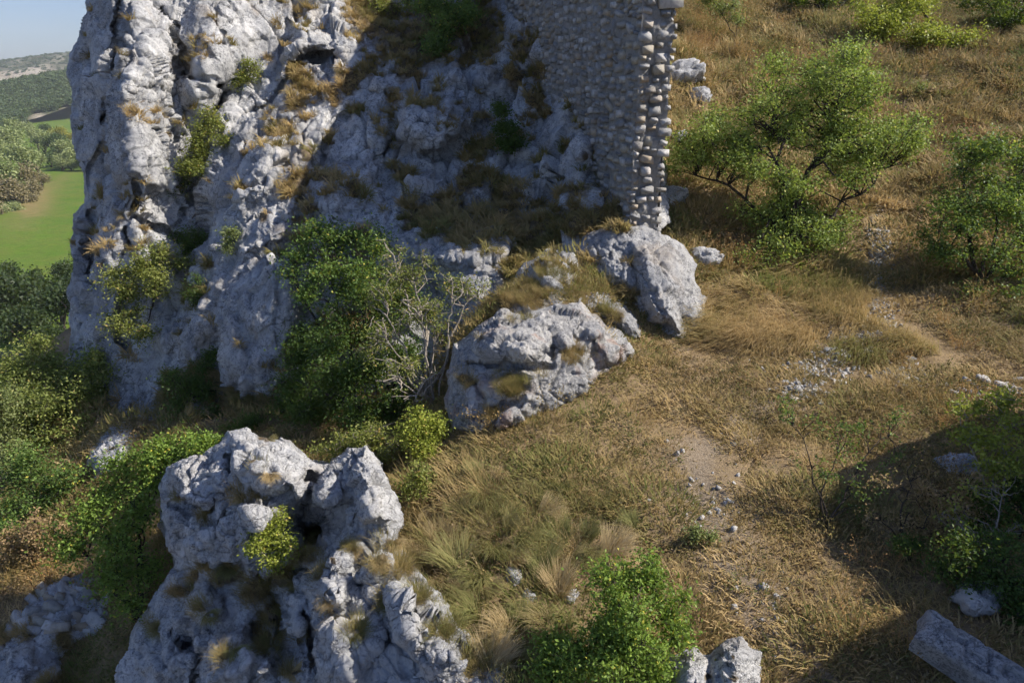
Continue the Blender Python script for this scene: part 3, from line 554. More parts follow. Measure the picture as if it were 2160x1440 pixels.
# ------------------------------------------------------------------ remnant of a lower wall on the slope to the left
lw = empty('wall_remnant', W(150, 1300, 12.9)); tag(lw, 'remnant of an old mortared stone wall on the shaded lower slope', 'wall')
LWO = np.array(lw.location)
px0, py0 = LW['x'], LW['y']
def on_relief(R, px, py):
    i = int(np.argmin(np.abs(R['x'][0]-px))); j = int(np.argmin(np.abs(R['y'][:, 0]-py))); return R['P'][j, i], R['N'][j, i]
core_pts = []
for row, (y0, n_) in enumerate(((0.05, 12), (0.22, 12), (0.38, 11), (0.55, 11), (0.72, 10), (0.88, 9))):
    for k in range(n_):
        a = (k+0.5*(row % 2)+random.uniform(-.2, .2))/n_
        tx = 30+a*258; ty_top = np.interp(tx, [30, 110, 160, 240, 292], [1300, 1232, 1213, 1234, 1296]); ty_bot = np.interp(tx, [30, 110, 200, 292], [1345, 1330, 1345, 1352])
        if random.random() < 0.08: continue
        p, n_v = on_relief(LW, tx, ty_top+(ty_bot-ty_top)*y0+random.uniform(-4, 4))
        n_v = n_v*0.6+np.array([-0.2, -0.85, 0.25])*0.6; n_v /= np.linalg.norm(n_v); r_ = np.cross(zv, n_v); r_ /= np.linalg.norm(r_); u_ = np.cross(n_v, r_)
        put_stone(lw, p+n_v*random.uniform(-0.06, 0.0), (r_, -n_v, u_), (random.uniform(.2, .44), random.uniform(.14, .2), random.uniform(.12, .24)), STONES[random.randrange(12)], LWO)

# ------------------------------------------------------------------ the carved block in the lower right corner
def carved_block():
    nx, ny = 150, 46; L, Wd, Hh = 2.2, 0.52, 0.36
    a, b = np.meshgrid(np.linspace(0, 1, nx), np.linspace(0, 1, ny)); X = a*L; Y = b*Wd; Z = np.zeros(X.shape)
    def rect(x0, x1, y0, y1, dep, ang=0.0):
        cx, cy = (x0+x1)/2, (y0+y1)/2; xr = (X-cx)*math.cos(ang)+(Y-cy)*math.sin(ang); yr = -(X-cx)*math.sin(ang)+(Y-cy)*math.cos(ang)
        m = smooth((x1-x0)/2-np.abs(xr), -0.008, 0.012)*smooth((y1-y0)/2-np.abs(yr), -0.008, 0.012); return dep*m
    Z -= rect(0.18, 0.36, 0.26, 0.36, 0.045, 0.1) + rect(0.38, 0.41, 0.12, 0.40, 0.05, 0.15) + rect(0.60, 0.64, 0.10, 0.42, 0.06, 0.2) + rect(0.42, 0.62, 0.09, 0.12, 0.04, 0.1)
    Z -= rect(0.74, 0.98, 0.22, 0.36, 0.05, 0.05) + rect(1.05, 1.12, 0.2, 0.34, 0.04, -0.2) + rect(0.1, 0.15, 0.35, 0.42, 0.03)
    P = np.stack([X, Y, Z], -1); Z = Z - 0.03*smooth(vnoise(P, 0.06, 3), 0.35, 0.7) - 0.02*smooth(vnoise(P, 0.11, 7), 0.2, 0.7) + 0.015*fbm(P, 0.3, 4, 5)
    ed = np.minimum(np.minimum(X, L-X), np.minimum(Y, Wd-Y)); Z -= 0.05*np.exp(-ed/0.03)
    X = X + 0.02*vnoise(P, 0.15, 11)*(X < 0.1); Y = Y + 0.012*vnoise(P, 0.2, 12)
    top = np.stack([X, Y, Z], -1); idx = np.arange(nx*ny).reshape(ny, nx); V = [top.reshape(-1, 3)]; Q = [np.stack([idx[:-1, :-1], idx[:-1, 1:], idx[1:, 1:], idx[1:, :-1]], -1).reshape(-1, 4)]
    ring = np.r_[idx[0, :], idx[1:, -1], idx[-1, -2::-1], idx[-2:0:-1, 0]]; prev = ring; n0 = nx*ny; rp = top.reshape(-1, 3)[ring]
    for k in range(1, 13):
        q = rp.copy(); q[:, 2] = rp[:, 2]*(1-k/12)-Hh*k/12; out = q[:, :2]-np.array([L/2, Wd/2]); q[:, :2] += out/np.linalg.norm(out, axis=1, keepdims=True)*(0.02*fbm(q, 0.2, 4, 15)[:, None]+0.012)
        cur = n0+np.arange(len(ring)); V.append(q); Q.append(np.stack([prev, cur, np.roll(cur, -1), np.roll(prev, -1)], -1)[:, ::-1][:, [3, 2, 1, 0]]); prev = cur; n0 += len(ring)
    return mesh_np('carved_stone_block', np.concatenate(V), np.concatenate(Q), {'soil': np.zeros(n0)})
M['block'] = rock_mat('carved_limestone', (0.55, 0.545, 0.54), (0.37, 0.37, 0.375), k=2.5, stain_amt=0.25)
cb = link('carved_stone_block', carved_block(), M['block']); tag(cb, 'long carved stone block lying in shade in the lower corner', 'stone block')
A0 = Vector(W(1972, 1280, 6.6)); A1 = Vector(W(2175, 1412, 6.2)); xd = (A1-A0).normalized(); yd = Vector((0, 0, 1)).cross(xd); yd = (yd + Vector((0, -0.0, 0.30))).normalized(); zd = xd.cross(yd).normalized(); yd = zd.cross(xd)
if zd.z < 0: zd = -zd; yd = -yd
cb.matrix_world = Matrix.Translation(A0 - yd*0.38) @ Matrix(((xd.x, yd.x, zd.x), (xd.y, yd.y, zd.y), (xd.z, yd.z, zd.z))).to_4x4() @ Matrix.Diagonal((0.9, 0.73, 0.8, 1))

# ------------------------------------------------------------------ loose stones on the path and small rocks on the hillside
PEB = [stone_mesh('loose_stone', 300+i, 2, 0.6, 0.35) for i in range(6)]
M['pale_stone'] = stone_mat('pale_stone', [(0.50, 0.48, 0.45), (0.40, 0.39, 0.37), (0.55, 0.53, 0.5)])
for p_ in PEB: p_.materials.append(M['pale_stone'])
PATHST = [(1778,716,.16),(1790,722,.11),(1818,690,.14),(1812,728,.2),(1822,742,.15),(1745,740,.13),(1750,720,.08),(1775,742,.1),(1716,793,.2),(1760,770,.09),(1680,825,.2),(1675,845,.14),(1700,795,.1),(1836,745,.1),(1770,805,.12),(1790,790,.07),(1740,768,.07),(1875,745,.16),(1920,760,.22),(1930,800,.12),
 (1850,660,.12),(1838,640,.1),(1870,650,.1),(1856,590,.14),(1862,560,.12),(1842,540,.1),(1868,620,.09),(1846,610,.1),(1520,915,.06),(1660,870,.08),(1740,830,.07),(1720,720,.08),(1695,770,.08),(1805,745,.08),(1830,715,.1),(1640,800,.06),(1580,760,.06),(1850,700,.12),(1885,690,.1),(1840,725,.09),
 (2040,810,.2),(2075,803,.24),(2110,815,.2),(2010,828,.14),(2150,804,.22),(2130,830,.16)]
PSL = []
for i, (px, py, sz) in enumerate(PATHST):
    p, D = on_ground(px, py)
    o = link('loose_stone', PEB[i % 6]); o.location = p+Vector((0, 0, sz*0.04)); o.scale = (sz*random.uniform(.8, 1.2), sz*random.uniform(.7, 1), sz*random.uniform(.5, .75)); o.rotation_euler = (random.uniform(-.3, .3), random.uniform(-.3, .3), random.uniform(0, 6.3))
    PSL.append((o, px, py))
    if i < 40: tag(o, 'small pale stone lying loose on the footpath', 'stone', 'loose stones on the footpath')
    else: tag(o, 'grey stone half hidden in shade behind the leafy shrub', 'stone', 'shaded stones behind the shrub')
ordinal_labels(PSL[:40], 'pale loose stone on the footpath, {ord} from left, {row}', 5); ordinal_labels(PSL[40:], 'grey stone in shade beyond the leafy shrub, {ord} from left', 1)
def rough_rock(seed, n=5):
    import bmesh
    bm = bmesh.new(); bmesh.ops.create_icosphere(bm, subdivisions=n, radius=1); V = np.array([v.co[:] for v in bm.verts]); Fc = np.array([[v.index for v in f.verts] for f in bm.faces]); bm.free()
    t, off, e = facets(V+seed*3.1, 0.9, seed); t2, o2, e2 = facets(V+seed*1.7, 0.35, seed+9)
    h = 1+0.25*fbm(V, 1.1, 3, seed)+0.25*t+0.2*off-0.12*np.exp(-(e/.1)**2)+0.1*t2+0.08*o2-0.05*np.exp(-(e2/.1)**2)+0.04*fbm(V, .2, 3, seed+4)
    return mesh_np('rock', V*h[:, None], Fc, {'soil': np.zeros(len(V))})
RR = [rough_rock(i+1, 4) for i in range(4)]
for r_ in RR: r_.materials.append(M['boulder'])
HR = [(1438,160,1.0,'pale rock on the hillside just beside the sunlit wall end'),(1470,205,.6,'small pale rock below another on the hillside beside the wall'),(1425,290,.4,'flat pale rock between the wall and the tree'),(1425,415,.45,'pale rock low beside the wall under the tree leaves'),
 (1085,1215,.15,'small grey rock in the dark hollow among the tussocks'),(1205,1258,.15,'small pale rock beside the green shrub among the tussocks'),(1115,1262,.11,'smallest grey rock in the hollow below the tussocks'),(1045,1440,.25,'grey rock at the lower edge under dry tussocks'),
 (1480,545,.5,'grey rock behind the outcrop under the tree'),(2020,985,.35,'grey rock in the shade left of the leafy shrub')]
for i, (px, py, r_, lab) in enumerate(HR):
    p, D = on_ground(px, py); o = link('rock', RR[i % 4]); o.location = p-Vector((0, 0, r_*.15)); o.scale = (r_, r_*.8, r_*.6); o.rotation_euler = (random.uniform(-.3, .3), .3, random.uniform(0, 6)); tag(o, lab, 'rock')
o = link('shade_rock', rough_rock(9, 5), M['boulder']); o.name = 'rock_outcrop'; o.location = (10.6, 5.5, -4.6); o.scale = (3.0, 4.5, 4.95)  # unseen rock added outside the view to cast shade on the lower corner
tag(o, 'unseen rock mass added beyond the frame to shade the lower corner', 'rock')
# ------------------------------------------------------------------ the valley: plain, field, hills
PZ = -40.0
def plain_mat():
    b = NB('valley_grass'); g = b.n('ShaderNodeNewGeometry').outputs['Position']
    c = b.mix(b.noise(g, 0.02, 4, 0.5, 0.4, 0.6), (0.105, 0.185, 0.018), (0.08, 0.155, 0.014))
    c = b.mix(b.noise(g, 0.12, 6, 0.7, 0.38, 0.66), c, (0.14, 0.17, 0.03))
    c = b.mix(b.math('MULTIPLY', b.noise(g, 0.5, 5, 0.75, 0.45, 0.65), 0.45), c, (0.06, 0.10, 0.015))
    dry = b.attr('dry'); c = b.mix(dry.outputs['Fac'], c, b.mix(b.noise(g, 0.25, 5, 0.6), (0.26, 0.19, 0.085), (0.20, 0.17, 0.06)))
    rd = b.attr('road'); c = b.mix(rd.outputs['Fac'], c, b.mix(b.noise(g, 0.5, 4), (0.16, 0.15, 0.14), (0.12, 0.115, 0.11)))
    b.l(c, b.b.inputs['Base Color']); b.bump(b.noise(g, 1.2, 5, 0.7, 0.2, 0.8), 0.6, 0.4)
    return b.m
ax = np.r_[-5800, -3000, -1500, -900, -600, np.arange(-420, 60, 3.0), 150, 400, 1000, 3000, 5800]; ay = np.r_[-500, -100, np.arange(0, 520, 3.5), 600, 800, 1200, 2000, 2700]
gx, gy = np.meshgrid(ax, ay); gz = np.full(gx.shape, PZ) + 0.25*fbm(np.stack([gx, gy, gx*0], -1), 25, 3, 5)
pvx, pvy, _ = PX(np.stack([gx, gy, gz], -1)); nn = fbm(np.stack([pvx, pvy, 0*pvx], -1), 50, 4, 3)
dry = np.exp(-(((pvx-70)-(420-pvy)*0.45)/(38+8*nn))**2)*smooth(pvy+20*nn, 372, 395)*(1-smooth(pvy+25*nn, 455, 490)); dry = np.clip(dry*1.1, 0, 0.95)
road = smooth(pvy+6*nn, 735, 745)
idx = np.arange(gx.size).reshape(gx.shape)
o = link('valley_plain', mesh_np('valley_plain', np.stack([gx, gy, gz], -1).reshape(-1, 3), np.stack([idx[:-1, :-1], idx[:-1, 1:], idx[1:, 1:], idx[1:, :-1]], -1).reshape(-1, 4), {'dry': dry.ravel(), 'road': road.ravel()}, True), plain_mat())
tag(o, 'flat green valley meadow far below the cliff', 'field', kind='structure')
def hill_mat(name, quarry):
    b = NB(name); g = b.n('ShaderNodeNewGeometry').outputs['Position']
    c = b.mix(b.noise(g, 0.012, 6, 0.65, 0.4, 0.6), (0.055, 0.075, 0.03), (0.12, 0.11, 0.06))
    q = b.attr('quarry'); c = b.mix(q.outputs['Fac'], c, b.mix(b.noise(g, 0.03, 6, 0.7), (0.48, 0.42, 0.33), (0.30, 0.25, 0.18)))
    b.l(c, b.b.inputs['Base Color']); b.bump(b.noise(g, 0.1, 6, 0.7, 0.2, 0.8), 0.7, 4)
    return b.m
def ridge(name, y0, y1, crest_px, crest_D, base_z, label, nx=260, ny=70, quarry=None, rough=6, mat=None):
    """a long ridge whose crest is seen along the given photo pixels"""
    cx, cz = zip(*[(W(px, py, crest_D)[0], W(px, py, crest_D)[2]) for px, py in crest_px])
    a, b = np.meshgrid(np.linspace(min(cx)*1.6, max(cx)*1.0, nx), np.linspace(0, 1, ny)); yc = float(W(80, 200, crest_D)[1])
    Y = y0+(y1-y0)*b; t = np.clip((Y-y0)/(yc-y0), 0, 1); prof = t*t*(3-2*t)*np.where(Y > yc, 1-0.5*((Y-yc)/(y1-yc))**2, 1)
    top = np.interp(a, cx, cz); Z = base_z+(top-base_z)*prof; P = np.stack([a, Y, Z], -1)
    Z = Z + rough*fbm(P, (y1-y0)*0.25, 5, 4)*smooth(prof, 0.05, 0.5)*(1-0.75*smooth(prof, .75, 1))
    P = np.stack([a, Y, Z], -1); qx, qy, _ = PX(P); qv = quarry(qx, qy, P) if quarry else 0*a
    P = P + np.stack([0*a, 3*qv*fbm(P, 20, 4, 8), 0*a], -1)
    idx = np.arange(a.size).reshape(a.shape)
    o = link(name, mesh_np(name, P.reshape(-1, 3), np.stack([idx[:-1, :-1], idx[:-1, 1:], idx[1:, 1:], idx[1:, :-1]], -1).reshape(-1, 4), {'quarry': np.clip(qv, 0, 1).ravel()}, True), mat)
    tag(o, label, 'hill', kind='structure'); return o, P, qx, qy
HM = hill_mat('hill_scrub', True)
def nz2(x, y, s, k): return fbm(np.stack([x, y, 0*x], -1), s, 4, k)
h1, H1, _, _ = ridge('hill', 1250, 2600, [(-700,190),(-300,168),(0,140),(60,128),(110,124),(165,116),(230,110),(400,104)], 1900, PZ, 'long bare hill with a pale quarry scar on the skyline', quarry=lambda x, y, P: 0.95*smooth(14-np.abs(y-(172-(x)*0.20))+9*nz2(x, y, 26, 2), -3, 5)*(1-smooth(x, 85, 130))+0.5*smooth(nz2(x, y, 18, 7), .25, .6)*smooth(150-y, -10, 10), mat=HM)
h2, H2, HX, HY = ridge('hill', 620, 1150, [(-700,320),(-300,262),(-100,236),(0,216),(60,203),(110,186),(165,166),(230,154),(400,146)], 980, PZ, 'dark wooded slope in front of the bare hill', quarry=lambda x, y, P: smooth(13-np.abs(y-(250-(x-110)*0.16))+8*nz2(x, y, 20, 3), -3, 5)*smooth(x, 50, 80), mat=HM, rough=3)
# crowns for far woods: leafy low-detail tree meshes that many trees share
def leaf_mat(name, c1, c2, c3, trans=0.42, inst=False, gain=1.0):
    c1, c2, c3 = ([x*gain for x in c] for c in (c1, c2, c3))
    b = NB(name); g = b.n('ShaderNodeNewGeometry').outputs['Position']; t = b.attr('tint'); oi = b.n('ShaderNodeObjectInfo')
    c = b.mix(t.outputs['Fac'], c1, c2); c = b.mix(b.math('GREATER_THAN', t.outputs['Fac'], 0.965), c, c3)
    if inst: c = b.mix(b.math('MULTIPLY', oi.outputs['Random'], 0.7), c, c3)
    b.l(c, b.b.inputs['Base Color']); b.b.inputs['Roughness'].default_value = 0.5; b.b.inputs['Specular IOR Level'].default_value = 0.22
    tr = b.n('ShaderNodeBsdfTranslucent'); b.l(b.mix(0.35, c, (0.35, 0.42, 0.02)), tr.inputs['Color'])
    ms = b.n('ShaderNodeMixShader'); ms.inputs[0].default_value = trans
    b.l(b.b.outputs[0], ms.inputs[1]); b.l(tr.outputs[0], ms.inputs[2]); b.l(ms.outputs[0], b.t.nodes['Material Output'].inputs['Surface'])
    return b.m
def rand_rot_quads(c, size, rng, up=0.5, aspect=0.6, fold=0.25, droop=0.0):
    """leaf blades: base, two sides, tip"""
    n = len(c); nrm = rng.normal(0, 1, (n, 3)); nrm /= np.linalg.norm(nrm, axis=1, keepdims=True); nrm[:, 2] = np.abs(nrm[:, 2])*(1-up)+up; nrm /= np.linalg.norm(nrm, axis=1, keepdims=True)
    d = rng.normal(0, 1, (n, 3)); d[:, 2] -= droop; d -= nrm*(d*nrm).sum(1, keepdims=True); d /= np.linalg.norm(d, axis=1, keepdims=True)+1e-9; s = np.cross(nrm, d); size = np.asarray(size)[:, None]
    V = np.stack([c-d*size*.5, c+s*size*aspect*.5+nrm*size*fold*.3, c+d*size*.5, c-s*size*aspect*.5+nrm*size*fold*.3], 1).reshape(-1, 3)
    return V, np.arange(4*n).reshape(n, 4)
def far_crown(seed, n=2300, leaf=0.105):
    r = np.random.default_rng(seed); lob = r.normal(0, 1, (9, 3)); lob /= np.linalg.norm(lob, axis=1, keepdims=True); lob = lob*np.array([.62, .62, .42])*r.uniform(.5, 1, (9, 1)) + np.array([0, 0, .15])
    k = r.integers(0, 9, n); d = r.normal(0, 1, (n, 3)); d /= np.linalg.norm(d, axis=1, keepdims=True); c = lob[k]+d*(r.uniform(.55, 1, (n, 1))**.5)*r.uniform(.26, .5, (9, 1))[k]*(1+0.25*r.normal(0, 1, (n, 1)))
    V, Fq = rand_rot_quads(c, r.uniform(.6, 1.3, n)*leaf, r, 0.3, 0.8); return mesh_np('crown', V, Fq, {'tint': np.repeat(np.clip(r.uniform(0, .9, 9)[k]*.5+r.uniform(0, .95, n)*.5, 0, .96), 4)})
def tube(V, Q, pts, rad, sides=5):
    pts = [np.asarray(p, float) for p in pts]; n0 = sum(len(v) for v in V); rings = []
    for i, p in enumerate(pts):
        t = pts[min(i+1, len(pts)-1)]-pts[max(i-1, 0)]; t = t/(np.linalg.norm(t)+1e-9); a = np.cross(t, [0.31, 0.2, 0.93]); a /= np.linalg.norm(a)+1e-9; b = np.cross(t, a)
        ang = np.arange(sides)*2*np.pi/sides; rings.append(p+rad[i]*(np.cos(ang)[:, None]*a+np.sin(ang)[:, None]*b))
    V.append(np.concatenate(rings))
    for i in range(len(pts)-1):
        k = n0+i*sides+np.arange(sides); Q.append(np.stack([k, n0+i*sides+(np.arange(sides)+1) % sides, n0+(i+1)*sides+(np.arange(sides)+1) % sides, k+sides], -1))
def bark_mat(name, c1, c2):
    b = NB(name); g = b.n('ShaderNodeNewGeometry').outputs['Position']; b.l(b.mix(b.noise(g, 30, 4), c1, c2), b.b.inputs['Base Color']); b.bump(b.noise(g, 60, 4, 0.7, 0.2, 0.8), 0.5, 0.01); return b.m
M['bark'] = bark_mat('bark', (0.075, 0.06, 0.048), (0.045, 0.037, 0.03)); M['twig'] = bark_mat('grey_twig', (0.36, 0.315, 0.26), (0.22, 0.19, 0.155))
LM = {'far_dark': leaf_mat('leaf_far_dark', (0.030, 0.048, 0.018), (0.055, 0.085, 0.025), (0.08, 0.10, 0.03), .25), 'far_willow': leaf_mat('leaf_far_willow', (0.14, 0.17, 0.065), (0.20, 0.22, 0.095), (0.24, 0.21, 0.09), .3, gain=1.7),
      'far_brown': leaf_mat('leaf_far_brown', (0.14, 0.115, 0.065), (0.19, 0.16, 0.085), (0.24, 0.2, 0.1), .3, gain=1.6), 'far_yellow': leaf_mat('leaf_far_yellow', (0.16, 0.16, 0.03), (0.22, 0.20, 0.035), (0.24, .2, .05), .3, gain=1.6),
      'wood': leaf_mat('leaf_wood', (0.032, 0.055, 0.022), (0.075, 0.10, 0.035), (0.055, 0.085, 0.03), .25, True, 1.5)}
FC = [far_crown(i) for i in range(5)]
def far_trunk():
    V = []; Q = []; tube(V, Q, [(0, 0, -1.6), (0.03, 0, -0.9), (0, .04, -.2), (0.05, 0, .3)], [.09, .07, .05, .02]); 
    for a in (0.3, 2.2, 4.4): tube(V, Q, [(0, 0, -0.8), (.25*math.cos(a), .25*math.sin(a), -.3), (.5*math.cos(a), .5*math.sin(a), .2)], [.05, .035, .012], 4)
    return mesh_np('trunk', np.concatenate(V), np.concatenate(Q))
FT = far_trunk(); FT.materials.append(M['bark'])
FCM = {}
def far_tree(px, py, D, rpx, mat, label, group=None, sq=1.0):
    """crown centred at the pixel, trunk reaching the plain below"""
    c = W(px, py, D); r = rpx/F*D; e = empty('tree', (c[0], c[1], c[2]-1.6*r*sq)); tag(e, label, 'tree', group)
    key = (random.randrange(5), mat)
    if key not in FCM: FCM[key] = FC[key[0]].copy(); FCM[key].materials.append(LM[mat])
    a = random.uniform(0, 6.28)
    for nm, me in (('crown', FCM[key]), ('trunk', FT)):
        o = link(nm, me, None, e); o.location = (0, 0, 1.6*r*sq); o.scale = (r, r, r*sq); o.rotation_euler = (0, 0, a)
    return e
def plain_D(py): return PZ/(-ST+(720-py)/F*CT)
FTL = {}
# dark trees at the foot of the cliff
for i, (px, py, D, rp) in enumerate([(-40,690,112,80),(30,640,118,74),(75,610,132,48),(120,640,110,66),(165,640,104,62),(60,700,100,62),(130,580,135,36),(20,585,140,40),(175,560,140,40),(-20,600,142,42),(110,715,98,40),(150,600,118,46)]):
    FTL.setdefault('d', []).append((far_tree(px, py, D, rp, 'far_dark', 'dark leafy tree at the foot of the cliff', 'dark trees at the foot of the cliff', 1.05), px, py))
# willows and scrub along the meadow
for i, (px, py, D, rp, m) in enumerate([(-40,330,300,60,'far_willow'),(10,300,330,44,'far_willow'),(45,330,285,40,'far_willow'),(0,370,255,50,'far_willow'),(60,370,262,34,'far_brown'),(20,410,235,46,'far_brown'),(-40,420,230,60,'far_brown'),(75,340,300,30,'far_willow'),(50,420,238,34,'far_brown'),(70,400,248,28,'far_brown'),(-10,450,215,36,'far_brown'),(30,445,222,26,'far_willow'),(-30,280,380,44,'far_willow'),(30,275,380,32,'far_willow'),(86,380,268,22,'far_brown')]):
    FTL.setdefault('s'+m, []).append((far_tree(px, py, D, rp, m, {'far_willow': 'pale green willow in the scrub left of the valley meadow', 'far_brown': 'brownish bushy tree in the scrub left of the valley meadow'}[m], 'scrub left of the valley meadow', 0.9), px, py))
for i, (px, py, D, rp, m) in enumerate([(90,300,360,30,'far_willow'),(115,305,350,30,'wood'),(140,320,335,32,'far_willow'),(165,330,325,30,'far_willow'),(105,335,330,24,'wood'),(130,345,320,22,'far_willow'),(155,300,370,26,'far_yellow'),(125,285,395,22,'far_yellow'),(178,315,330,26,'far_willow'),(185,345,318,28,'wood'),(150,350,318,18,'far_willow'),(75,285,400,22,'far_willow'),(180,285,400,24,'far_yellow'),(100,275,420,18,'wood'),(60,272,430,18,'far_willow'),(200,300,380,30,'far_willow')]):
    FTL.setdefault('w'+m, []).append((far_tree(px, py, D, rp, m, {'far_willow': 'soft green tree in the wood behind the valley meadow', 'wood': 'darker green tree in the wood behind the valley meadow', 'far_yellow': 'yellowing tree in the wood behind the valley meadow'}[m], 'wood behind the valley meadow', 0.95), px, py))

ordinal_labels(FTL['d'], 'dark tree at the cliff foot, {ord} from left in the {row}', 2)
ordinal_labels(FTL['sfar_willow'], 'pale willow in the meadow scrub, {ord} from left in the {row}', 2)
ordinal_labels(FTL['sfar_brown'], 'brownish tree in the meadow scrub, {ord} from left in the {row}', 2)
ordinal_labels(FTL['wfar_willow'], 'soft green tree behind the valley meadow, {ord} from left in the {row}', 2)
ordinal_labels(FTL['wwood'], 'darker green tree in the wood behind the meadow, {ord} from the left', 1)
ordinal_labels(FTL['wfar_yellow'], 'yellowing tree in the wood behind the meadow, {ord} from the left', 1)
# ------------------------------------------------------------------ scattering of uncountable stuff (grass, far wood) with one node group per object
def scatter(name, P, rot, scl, pick, kinds, label, cat, tint=None):
    me = bpy.data.meshes.new(name); P = np.ascontiguousarray(P, np.float32); me.vertices.add(len(P)); me.vertices.foreach_set('co', P.ravel())
    for k, v, ty, f in (('rot', rot, 'FLOAT_VECTOR', 'vector'), ('scl', scl, 'FLOAT_VECTOR', 'vector'), ('pick', pick, 'INT', 'value'), ('itint', tint if tint is not None else np.random.default_rng(1).uniform(0, 1, len(P)), 'FLOAT', 'value')):
        a = me.attributes.new(k, ty, 'POINT'); a.data.foreach_set(f, np.ascontiguousarray(v, np.int32 if ty == 'INT' else np.float32).ravel())
    o = link(name, me); tag(o, label, cat, kind='stuff')
    g = bpy.data.node_groups.new(name, 'GeometryNodeTree'); g.interface.new_socket('Geometry', in_out='INPUT', socket_type='NodeSocketGeometry'); g.interface.new_socket('Geometry', in_out='OUTPUT', socket_type='NodeSocketGeometry')
    gi = g.nodes.new('NodeGroupInput'); go = g.nodes.new('NodeGroupOutput'); jn = g.nodes.new('GeometryNodeJoinGeometry')
    def at(nm, ty):
        n = g.nodes.new('GeometryNodeInputNamedAttribute'); n.data_type = ty; n.inputs['Name'].default_value = nm; return n.outputs['Attribute']
    ro, sc, pk = at('rot', 'FLOAT_VECTOR'), at('scl', 'FLOAT_VECTOR'), at('pick', 'INT')
    e2r = g.nodes.new('FunctionNodeEulerToRotation'); g.links.new(ro, e2r.inputs[0])
    mp_ = g.nodes.new('GeometryNodeMeshToPoints'); g.links.new(gi.outputs[0], mp_.inputs['Mesh'])
    for i, k in enumerate(kinds):
        oi = g.nodes.new('GeometryNodeObjectInfo'); oi.inputs['Object'].default_value = k; oi.inputs['As Instance'].default_value = True
        cm = g.nodes.new('FunctionNodeCompare'); cm.data_type = 'INT'; cm.operation = 'EQUAL'; g.links.new(pk, cm.inputs['A'] if 'A' in cm.inputs and cm.inputs['A'].enabled else cm.inputs[2]); 
        for s_ in cm.inputs:
            if s_.name == 'A' and s_.type == 'INT': g.links.new(pk, s_)
            if s_.name == 'B' and s_.type == 'INT': s_.default_value = i
        ip = g.nodes.new('GeometryNodeInstanceOnPoints'); g.links.new(mp_.outputs[0], ip.inputs['Points']); g.links.new(cm.outputs[0], ip.inputs['Selection']); g.links.new(oi.outputs['Geometry'], ip.inputs['Instance'])
        g.links.new(e2r.outputs[0], ip.inputs['Rotation']); g.links.new(sc, ip.inputs['Scale']); g.links.new(ip.outputs[0], jn.inputs[0])
    g.links.new(jn.outputs[0], go.inputs[0]); md = o.modifiers.new('scatter', 'NODES'); md.node_group = g
    return o
def proto(name, me, mat):
    o = bpy.data.objects.new(name, me); 
    if not me.materials: me.materials.append(mat)
    return o
# far wood on the slope
r = np.random.default_rng(3); wp = [proto('wood_crown', far_crown(20+i, 420, 0.22), LM['wood']) for i in range(4)]
PP = []; k = 0
m_ = (HX > -60) & (HX < 230) & (HY > 120) & (HY < 275); cand = H2[m_]; qv = smooth(20-np.abs(HY-(254-(HX-110)*0.16))+8*nz2(HX, HY, 20, 3), -3, 5)*smooth(HX, 50, 80); cq = qv[m_]
sel = r.integers(0, len(cand), 5200); base = cand[sel]+np.c_[r.uniform(-3, 3, 5200), r.uniform(-4, 4, 5200), np.zeros(5200)]; base = base[cq[sel] < 0.3]
sc_ = r.uniform(3.5, 7.5, len(base)); base[:, 2] += sc_*0.55
scatter('distant_wood', base, np.c_[np.zeros(len(base)), np.zeros(len(base)), r.uniform(0, 6.3, len(base))], np.c_[sc_, sc_, sc_*r.uniform(.8, 1.25, len(base))], r.integers(0, 4, len(base)), wp, 'dense dark wood covering the far slope', 'wood')
# scrub on the skyline hill
hx1, hy1, _ = PX(H1); m_ = (hx1 > -40) & (hx1 < 210) & (hy1 > 100) & (hy1 < 160); cand = H1[m_]; sel = r.integers(0, len(cand), 900); base = cand[sel]+np.c_[r.uniform(-8, 8, 900), r.uniform(-8, 8, 900), np.zeros(900)]; sc_ = r.uniform(3, 7, 900)
scatter('distant_scrub', base, np.c_[np.zeros(900), np.zeros(900), r.uniform(0, 6.3, 900)], np.c_[sc_, sc_, sc_*.7], r.integers(0, 4, 900), wp, 'dark scrub dotted over the bare skyline hill', 'scrub')

# ------------------------------------------------------------------ grass
def grass_mat(name, cols):
    b = NB(name); it = b.attr('itint', 'INSTANCER'); t = b.attr('tint')
    rmp = b.n('ShaderNodeValToRGB'); e = rmp.color_ramp.elements
    while len(e) < len(cols): e.new(0.5)
    for i, c in enumerate(cols): e[i].position = i/(len(cols)-1); e[i].color = (*c, 1)
    b.l(b.math('ADD', b.math('MULTIPLY', it.outputs['Fac'], 0.75), b.math('MULTIPLY', t.outputs['Fac'], 0.25)), rmp.inputs['Fac'])
    c = rmp.outputs['Color']; b.l(c, b.b.inputs['Base Color']); b.b.inputs['Roughness'].default_value = 0.7
    tr = b.n('ShaderNodeBsdfTranslucent'); b.l(c, tr.inputs['Color']); ms = b.n('ShaderNodeMixShader'); ms.inputs[0].default_value = 0.35
    b.l(b.b.outputs[0], ms.inputs[1]); b.l(tr.outputs[0], ms.inputs[2]); b.l(ms.outputs[0], b.t.nodes['Material Output'].inputs['Surface'])
    return b.m
